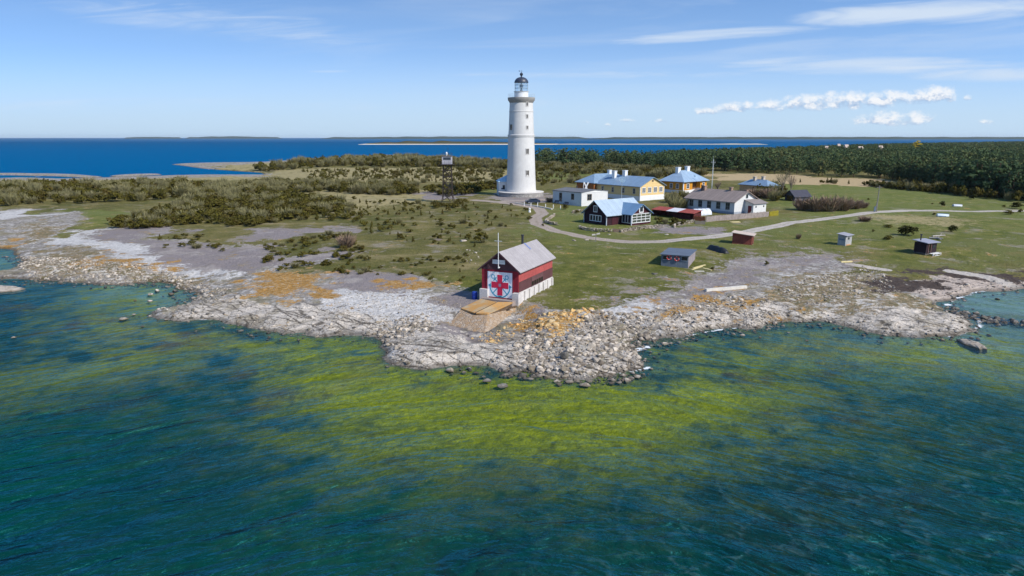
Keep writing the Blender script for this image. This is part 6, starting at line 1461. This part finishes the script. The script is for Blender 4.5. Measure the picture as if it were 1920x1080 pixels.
def spx(x, y, h): return h/np.maximum(y, 1)
def vegetation():
    r = np.random.default_rng(11)
    JV = [bush_shape(20+i) for i in range(5)]; SV = [spike_shape(40+i) for i in range(3)]
    JM = [mesh_of('juniper_foliage', co, f, JUN, t) for co, f, t in JV+SV]; RV = [bush_shape(30+i, 420, 13, .06, .60, .2) for i in range(3)]; DM = [mesh_of('dark_foliage', co, f, DRK, t) for co, f, t in RV]; RM = [mesh_of('round_juniper_foliage', co, f, JUN, t) for co, f, t in RV]
    TV = [twig_shape(60+i) for i in range(3)]; OM = [mesh_of('twigs', co, f, OLV, t) for co, f, t in TV]; TM = [mesh_of('twigs', co, f, TWG, t) for co, f, t in TV]
    # outline, count, height range, width/height, group phrase, label, share of upright plants, share of pale bare shrubs
    Z = [([(-120,345),(130,346),(330,344),(420,350),(410,366),(330,372),(200,377),(0,381),(-120,382)], 900, (1.6,3.4), 1.7, 'thicket on the far left heath', .15, .22),
         ([(200,418),(225,404),(330,386),(420,370),(480,362),(640,377),(662,390),(600,398),(520,412),(470,420),(360,412),(280,418)], 1100, (1.0,2.5), 1.9, 'thicket above the mauve gravel', .12, .12),
         ([(330,386),(400,352),(480,350),(520,362),(480,366),(420,374)], 330, (1.5,3.2), 1.6, 'grey-green middle of the left thicket', .1, .5),
         ([(520,372),(620,372),(690,395),(640,412),(520,405),(480,400)], 150, (.9,2.0), 1.8, 'thicket round the heap of pale stones', .25, .1),
         ([(470,350),(560,342),(690,347),(775,350),(795,364),(700,366),(620,360),(500,362)], 520, (1.5,3.2), 1.7, 'dense belt left of the watchtower', .2, .3),
         ([(798,354),(860,352),(935,350),(930,357),(885,366),(840,370),(800,368)], 130, (1.4,3.0), 1.8, 'dense belt behind the watchtower', .2, .1),
         ([(810,382),(880,380),(885,390),(815,392)], 22, (1.0,1.9), 1.9, 'bushes at the foot of the watchtower', .1, .1),
         ([(470,313),(600,303),(720,297),(800,298),(880,304),(950,310),(950,318),(830,315),(640,311),(500,316)], 900, (2.5,5.5), 1.6, 'brown-green belt along the back shore', .2, .35),
         ([(950,300),(1100,304),(1300,321),(1330,330),(1250,336),(1130,330),(1000,322)], 900, (1.8,3.6), 1.7, 'brown heath behind the houses', .15, .3),
         ([(560,318),(950,316),(940,345),(760,345),(600,338)], 520, (.9,2.6), 1.6, 'dry heath behind the watchtower', .3, .15),
         ([(960,320),(1100,330),(1100,345),(1010,350),(1000,335)], 70, (1.2,2.4), 1.7, 'green heath right of the lighthouse', .2, .2),
         ([(610,372),(800,378),(900,392),(930,420),(900,460),(820,460),(680,430),(640,405)], 190, (.4,1.5), 1.6, 'grass slope below the watchtower', .35, .03),
         ([(480,445),(640,430),(700,470),(560,492),(500,510),(480,490)], 70, (.4,1.2), 2.3, 'turf at the edge of the mauve gravel', .1, .06),
         ([(300,426),(380,432),(470,452),(340,465),(290,450)], 22, (.4,.9), 2.4, 'patches on the mauve gravel', .05, .05),
         ([(660,470),(880,470),(880,520),(700,500),(600,500)], 60, (.3,.9), 1.9, 'turf left of the boathouse', .1, .05),
         ([(880,380),(990,388),(1000,430),(940,430)], 16, (.6,1.2), 1.7, 'grass left of the bend of the track', .2, .05),
         ([(1490,343),(1600,346),(1642,351),(1690,356),(1770,364),(1762,360),(1690,351),(1600,346.5)], 150, (1.5,2.8), 1.5, 'dark hedge between reed field and pasture', .3, .1),
         ([(1690,343),(1760,352),(1800,363),(1935,374),(1935,379),(1795,367),(1745,357),(1680,348)], 110, (1.4,4.0), 1.2, 'scrub fringe of the wood beyond the pasture', .35, .12),
         ([(1255,355),(1290,360),(1282,396),(1250,392)], 26, (1.5,3.2), 1.3, 'bushes left of the long white house', .1, .75),
         ([(1395,356),(1465,352),(1480,376),(1428,378)], 46, (1.6,3.4), 1.4, 'bushes behind the long white house', .15, .6),
         ([(1222,408),(1290,415),(1270,421),(1230,415)], 16, (.8,1.7), 1.4, 'garden bushes by the red woodshed', .1, .1)]
    ex = [(PZ([(935,358),(1025,362),(1025,376),(935,374)], 3), 1), (PZ([(1035,352),(1140,352),(1142,390),(1090,392),(1034,386)], 3), 1), (PZ([(1100,340),(1250,340),(1250,380),(1200,382),(1100,378)], 3), 1), (PZ([(1285,366),(1425,366),(1425,402),(1376,404),(1283,392)], 3), 1), (PZ([(1235,345),(1330,345),(1330,362),(1280,366),(1235,360)], 3), 1), (PZ([(825,370),(855,370),(855,384),(825,384)], 3), 1)]
    cand = []
    for zi, (px, n, (h0, h1_), wr, phr, up, bare) in enumerate(Z):
        q = scatter(px, n, 2.8, 500+zi); q = q[fbm(q[:, 0], q[:, 1], .09, 70+zi)+r.random(len(q))*.25 > .43] if n > 100 else q
        for P, _ in ex: q = q[~inside(q[:, 0], q[:, 1], P)]
        if not len(q): continue
        h = h0+(h1_-h0)*r.random(len(q))**1.5; z = hgt(q[:, 0], q[:, 1]); ty = r.random(len(q))
        for i in range(len(q)):
            if z[i] < .15: continue
            kind_ = 'bare' if ty[i] < bare else ('up' if ty[i] < bare+up else 'low')
            hh = h[i]*(1.15 if kind_ == 'up' else 1); ww = hh*(.75 if kind_ == 'up' else wr*r.uniform(.8, 1.2))
            cand.append((q[i, 0], q[i, 1], z[i]-.08, hh, ww, kind_, phr))
    cand.sort(key=lambda a: -(a[3]*a[4])**.5/a[1])
    lim = {'bare': 110, 'low': 290, 'up': 0}; lim_up = 100; cnt = {'bare': 0, 'low': 0, 'up': 0}; lim['up'] = lim_up
    rest = {'bare': [], 'low': [], 'up': []}
    for cd in cand:
        x, y, z, hh, ww, kd, phr = cd
        mx = 190 if kd == 'low' else 90 if kd == 'up' else 100
        if cnt[kd] < mx:
            cnt[kd] += 1
            me = random.choice(OM) if kd == 'bare' else random.choice(JM[5:]) if kd == 'up' else random.choice(JM[:5])
            o = bpy.data.objects.new('bare_shrub' if kd == 'bare' else 'juniper_bush', me); COL.objects.link(o); o.location = (x, y, z)
            sz = hh/.62 if kd != 'up' else hh
            o.scale = (ww, ww*r.uniform(.8, 1.2), sz if kd != 'bare' else hh/.8); o.rotation_euler = (0, 0, r.uniform(0, 6.28))
            wd = {'bare': 'pale leafless shrub in the ', 'low': 'spreading dark green juniper in the ', 'up': 'upright pointed juniper in the '}[kd]+phr
            if phr.split()[0] in ('bushes', 'patches', 'garden'): wd = wd.replace(' in the ', ' among the ')
            if phr.split()[0] in ('scrub',): wd = wd.replace(' in the ', ' along the ')
            if phr.split()[0] in ('turf', 'grass', 'dry', 'brown', 'green'): wd = wd.replace(' in the ', ' on the ')
            tag(o, wd, 'shrub' if kd == 'bare' else 'juniper', wd.replace('juniper', 'junipers').replace('shrub', 'shrubs'))
        else: rest[kd].append(cd)
    for kd, V, m, nm, lb in (('low', JV, JUN, 'juniper_scrub', 'dense juniper scrub covering the farther heath'), ('up', SV, JUN, 'upright_juniper_scrub', 'scattered upright junipers far off on the heath'), ('bare', TV, OLV, 'bare_scrub', 'pale leafless scrub on the farther heath')):
        a = rest[kd]
        if not a: continue
        A = np.array([q[:5] for q in a]); n = len(A)
        sc_ = np.stack([A[:, 4], A[:, 4], A[:, 3]/(.62 if kd == 'low' else 1 if kd == 'up' else .8)], 1)
        merge(nm, [(co, f) for co, f, t in V], r.integers(0, len(V), n), A[:, :3], sc_, r.uniform(0, 6.28, n), r.random(n), m, label=lb)
    # single bushes on the right-hand pasture: u, v of the foot, width and height in the picture
    S = [(1703,441,42,25,1,'large round dark juniper on the pasture, nearest the black hut'),(1786,435,20,18,1,'round compact juniper on the pasture right of the large one'),(1664,449,27,9,0,'low spreading juniper between the outhouse and the black hut'),(1637,435,7,6,0,'tiny juniper just above the pale outhouse'),(1767,387,15,11,1,'rounded wind-shaped bush beyond the track, left of the grey boat'),(1823,374,18,12,1,'wind-shaped bush near the edge of the wood'),(1748,383,5,4,0,'tiny bush left of the wind-shaped one beyond the track'),(1891,402,22,9,0,'low dark bush below the track at the far right'),(1905,391,27,14,1,'wide flat-topped bush above the track at the far right'),(1912,399,13,9,0,'small dark bush below the track, last on the right'),(1882,389,9,6,0,'small bush left of the flat-topped one above the track'),(1751,403,9,5,0,'small dark bush left of the white dinghy'),(1621,415,24,8,2,'brown dead bush below the track on the pasture'),(1628,375,6,5,0,'tiny dark bush on the far pasture left of the utility pole'),(1437,498,11,11,0,'dark bush at the edge of the gravel patch'),(1335,505,10,7,0,'small dark bush right of the planks'),(1497,448,10,8,2,'small bare bush on the grass left of the outhouse'),(1665,426,22,6,0,'low flat juniper behind the round ones on the pasture'),
         (650,464,34,20,2,'grey leafless bush on the turf, largest left of the boathouse'),(1060,393,15,11,0,'dark round bush below the dark benches'),(1083,400,12,9,0,'dark bush left of the cottage gable by the stone heap'),(1185,399,10,10,0,'dark bush against the right side of the cottage'),(1030,379,14,7,2,'reddish leafless bush between car and white house'),(1268,424,10,8,1,'green bush at the corner of the garden wall'),(1018,424,7,6,0,'dark little bush at the track bend wall')]
    for (u, v, w, h, kd, lab) in S:
        x, y, z = G(u, v); s_ = (y*math.cos(PITCH)+(H-z)*math.sin(PITCH))/F
        me = random.choice(RM if kd == 0 else DM if kd == 1 else TM); o = bpy.data.objects.new('juniper_bush' if kd == 0 or 'juniper' in lab else {1: 'wind_bush', 2: 'bare_bush'}[kd], me); COL.objects.link(o)
        o.location = (x, y, z-.05); o.scale = (w*s_*1.25, w*s_*1.25, h*s_/.70); o.rotation_euler = (0, 0, r.uniform(0, 6.28)); tag(o, lab, 'bush')
    # reddish willow thickets and bare trees
    wl = [(1505,394,44,26),(1530,396,50,30),(1555,396,52,32),(1580,395,48,30),(1603,392,36,20),(1618,390,26,14),(1440,372,40,22),(1415,370,34,18)]
    for i, (u, v, w, h) in enumerate(wl):
        x, y, z = G(u, v); s_ = (y*math.cos(PITCH)+17*math.sin(PITCH))/F; a, b = (DM, TM) if False else (TM, TM)
        o = bpy.data.objects.new('willow_bush', TM[i % 3]); COL.objects.link(o); o.location = (x, y, z); o.scale = (w*s_*1.0, w*s_*1.0, h*s_/1.0); o.rotation_euler = (0, 0, i*1.3)
        tag(o, 'reddish-brown leafless willow in the big thicket right of the dark shed' if i < 6 else 'brown leafless bush before the small blue-roofed house', 'willow', 'reddish willows by the dark shed' if i < 6 else 'brown bushes by the blue-roofed house')
    def bare_tree(u, v, w, h, lab, seed):
        x, y, z = G(u, v); s_ = (y*math.cos(PITCH)+17*math.sin(PITCH))/F; hh = h*s_; ww = w*s_; rng = random.Random(seed)
        t = empty('bare_tree', (x, y, z), 0, lab, 'tree', 'leafless trees near the blue-roofed house'); mb = MB(); tw = MB()
        mb.tube((0, 0, -.2), (.1, 0, hh*.4), .17, .12, 8)
        for i in range(13):
            a = i*2.4; z0 = hh*(.22+.03*i); tip = Vector((math.cos(a)*ww*.42*rng.uniform(.6, 1), math.sin(a)*ww*.42*rng.uniform(.6, 1), hh*rng.uniform(.62, 1.0))); b0 = Vector((0.05, 0, min(z0, hh*.4))); mb.tube(tuple(b0), tuple(tip), .07, .02, 5)
            for j in range(34):
                q = b0.lerp(tip, rng.uniform(.35, 1)); e = q+Vector((rng.gauss(0, ww*.1), rng.gauss(0, ww*.1), rng.uniform(.0, hh*.16))); w_ = Vector((rng.gauss(0, 1), rng.gauss(0, 1), 0)).normalized()*.025
                tw.add([tuple(q-w_), tuple(q+w_), tuple(e+w_*.4), tuple(e-w_*.4)], [(0,1,2,3)])
        mb.build('trunk', paint('bark_grey', c(122,112,102), .9, .2), t); tw.build('crown', OLV if seed % 2 else TWG, t)
    bare_tree(1466, 367, 34, 50, 'grey leafless tree left of the dark shed, taller of the pair', 1); bare_tree(1482, 364, 22, 38, 'brownish leafless tree close behind the dark shed', 2); bare_tree(1345, 363, 16, 24, 'small leafless tree beside the radio mast', 4)
    # pine wood
    PV = [pine_shape(80+i) for i in range(5)]
    PM = [mesh_of('pine_crown', co, f, PIN, t) for co, f, t, cs in PV]; TKm = []
    for co, f, t, cs in PV:
        tk = trunk_shape(cs); me = bpy.data.meshes.new('pine_trunk'); me.from_pydata(tk.v, [], tk.f); me.update(); me.materials.append(BARK); TKm.append(me)
    WOOD = PZ([(1000,309),(1150,313),(1300,319),(1440,324.5),(1560,330.5),(1640,334),(1700,341),(1760,351),(1800,362),(1930,373),(2300,385),(2400,300),(2400,266),(1920,269.2),(1700,274.3),(1560,279.7),(1440,285.8),(1300,293.6),(1150,301),(1000,304.5)], 3.2)
    pts = []
    for (ya, yb, n) in ((170, 300, 2600), (300, 500, 3600), (500, 900, 3600), (900, 1800, 3600), (1800, 3200, 2600)):
        xs = r.uniform(-50, 1.05, n*2)*0+r.uniform(-.02, 1.02, n*2); ys = np.sqrt(r.uniform(ya**2, yb**2, n*2)); X = xs*ys
        k_ = inside(X, ys, WOOD)
        X, ys = X[k_][:n], ys[k_][:n]; hh = r.uniform(6.5, 11.5, len(X))*(.62+.7*fbm(X, ys, .02, 21)); hh = np.where(r.random(len(X)) < .2, hh*.6, hh)
        hh = np.minimum(hh, 9.4 if ya >= 500 else 12); gap = (fbm(X, ys, .018, 23) > .36) | (ys > 900); X, ys, hh = X[gap], ys[gap], hh[gap]
        wd = r.uniform(.85, 1.25, len(X))*(1 if ya < 500 else 1.5 if ya < 900 else 2.6 if ya < 1800 else 4)
        pts.append(np.stack([X, ys, np.zeros(len(X)), hh, wd], 1))
    A = np.concatenate(pts); A[:, 2] = hgt(A[:, 0], A[:, 1])
    u, v, dep = project(A[:, 0], A[:, 1], A[:, 2]); vis = (u > -40) & (u < 1960)
    # nearest trees of the edge stand as single trees
    edge = -sdist(A[:, 0], A[:, 1], WOOD); score = np.where(vis, A[:, 3]/A[:, 1]*np.clip(1.6+edge/30, .15, 1.6), 0); od = np.argsort(-score); single = od[:240]
    for i in single:
        x, y, z, h, w = A[i]; j = int(r.integers(0, 5))
        lab = 'dark pine at the near edge of the wood beyond the pasture' if u[i] > 1690 else 'pine at the wood edge behind the dry reed field' if u[i] > 1310 else 'pine in the far belt of wood behind the houses'
        t = empty('pine_tree', (x, y, z), r.uniform(0, 6.28), lab, 'pine', lab.replace('dark pine', 'dark pines').replace('pine ', 'pines ', 1) if 'pines' not in lab else lab); t.scale = (h*w, h*w, h)
        for me, nm in ((PM[j], 'crown'), (TKm[j], 'trunk')):
            o = bpy.data.objects.new(nm, me); COL.objects.link(o); o.parent = t
    m_ = np.ones(len(A), bool); m_[single] = False; B = A[m_]; n = len(B); print('pines', n, 'junipers', len(cand), cnt)
    LOD = []
    for i in range(5): co, f, t, cs = pine_shape(90+i, 150); LOD.append((co*np.array([1.05, 1.05, 1]), f))
    merge('pine_wood', LOD, r.integers(0, 5, n), B[:, :3], np.stack([B[:, 3]*B[:, 4], B[:, 3]*B[:, 4], B[:, 3]], 1), r.uniform(0, 6.28, n), r.random(n), PIN, label='dark pine wood stretching back to the far shore')
    # one tree in yellow spring leaf
    x, y, z = ray_z(1718, 283, 5)+(5,); t = empty('yellow_tree', (x, y, z), 0, 'tree in yellow spring leaf standing out of the far pine wood', 'tree'); t.scale = (26, 20, 13)
    for me, nm, m in ((PV[1], 'crown', leaf_mat('yellow_leaf', [c(150,130,30), c(176,150,44)])), ):
        o = bpy.data.objects.new(nm, mesh_of('yellow_crown', me[0], me[1], m, me[2])); COL.objects.link(o); o.parent = t
    o = bpy.data.objects.new('trunk', TKm[1]); COL.objects.link(o); o.parent = t
vegetation()

# ------------------------------------------------------------------ far shores
def far_land():
    def strip(name, px, y, depth, zf, mat, sand=None):
        """low land: px = list of (u, v of the skyline); rises from the water to that height"""
        pl = []; n = 240
        us = np.linspace(px[0][0], px[-1][0], n); vs = np.interp(us, [p[0] for p in px], [p[1] for p in px])
        X = (us-960)/F*(y*math.cos(PITCH)+H*math.sin(PITCH)); top = np.array([z_at(v, y) for v in vs])
        e = np.clip(np.minimum(np.arange(n), n-1-np.arange(n))/12, 0, 1); top = np.maximum(top*e*(1+zf*(vnoise(X, X*0, 60/y*1.0, 3)-.5)), .2)
        prof = [(0, -.5), (.02, .35), (.10, .8), (.3, 1.0), (.7, 1.0), (.95, .6), (1, -.5)]
        Yg = np.array([[y+depth*p for p, _ in prof]]*n); Zg = np.array([[top[i]*q if q > 0 else -1 for _, q in prof] for i in range(n)]); Xg = np.repeat(X[:, None], len(prof), 1)*(Yg/y)
        return grid_mesh(name, Xg, Yg, Zg, {}, mat)
    def landmat(nm, a, b, sc, sand=None):
        m, k, out = mat_new(nm); p = k.pos(); n = k.noise(p, sc, 4, .6); cc = k.mix(n, a, b)
        if sand: cc = k.mix(k.step(k.sep(p)[2], sand, sand*.5), cc, c(206,196,180))
        b_ = k.new('ShaderNodeBsdfDiffuse'); k.put(b_.inputs[0], cc); k.l.new(b_.outputs[0], out.inputs[0]); return m
    wood = landmat('far_wood', c(40,56,44), c(60,72,52), .004)
    strip('far_shore', [(232,257.8),(250,257),(300,256.3),(342,257.2)], 15000, 900, .3, wood); strip('far_shore', [(346,257.2),(400,256),(470,256),(530,257.5)], 15000, 900, .3, wood)
    strip('far_shore', [(600,257.3),(700,256.6),(860,255.8),(900,255.6),(1000,256.2),(1110,256.6)], 12000, 1500, .25, wood)
    strip('far_shore', [(1090,257.4),(1250,256.8),(1500,256.6),(1700,256.6),(1850,256.8),(2000,257),(2300,257.2)], 9000, 1500, .2, wood)
    isl = landmat('island_heath', c(84,76,56), c(66,70,48), .02, 3.0)
    strip('far_island', [(672,269.3),(700,267.5),(730,266),(780,265.3),(840,265),(900,265.5),(950,266.5),(1010,268.3),(1060,269.4)], 2150, 120, .5, isl)
    strip('sand_bar', [(1030,269.6),(1150,269.7),(1300,269.6),(1440,269.2)], 2150, 60, .4, landmat('bar_sand', c(150,146,134), c(176,170,156), .02))
    # pale specks of a far hamlet in the wood
    for u, v, w, lab in ((1549,277,7,'far pale house, leftmost of the tiny hamlet in the wood'),(1572,272,6,'far pale house at the back of the tiny hamlet in the wood'),(1586,273.5,8,'far wide pale house in the middle of the tiny hamlet'),(1612,277.5,10,'far long pale building at the front of the tiny hamlet'),(1650,276,9,'far pale building, rightmost of the tiny hamlet')):
        x, y = ray_z(u, v, 11); t = empty('far_house', (x, y, 3.5), .4, lab, 'house', 'houses of the far hamlet'); W_ = w*y/F
        mb = MB(); gable_wall(mb, 0, W_, 0, W_*.6, 0, 6.0, 9, 'X'); mb.build('wall', paint('far_wall', c(206,190,180), .9), t)
        mb = MB(); gable_roof(mb, 0, W_, 0, W_*.6, 6.0, 9, 'X', .4); mb.build('roof', paint('far_roof', c(176,160,150), .9), t)
far_land()

# ------------------------------------------------------------------ thin sea air
def haze():
    m, k, out = mat_new('haze'); v = k.new('ShaderNodeVolumePrincipled')
    v.inputs['Color'].default_value = (.86, .92, 1.0, 1); v.inputs['Density'].default_value = .000025; v.inputs['Anisotropy'].default_value = .2
    k.l.new(v.outputs[0], out.inputs[1])
    o = MB().box(-32000, 32000, -60, 19000, -9, 75).build('haze', m); o['kind'] = 'stuff'; o['label'] = 'thin pale sea haze'
haze()
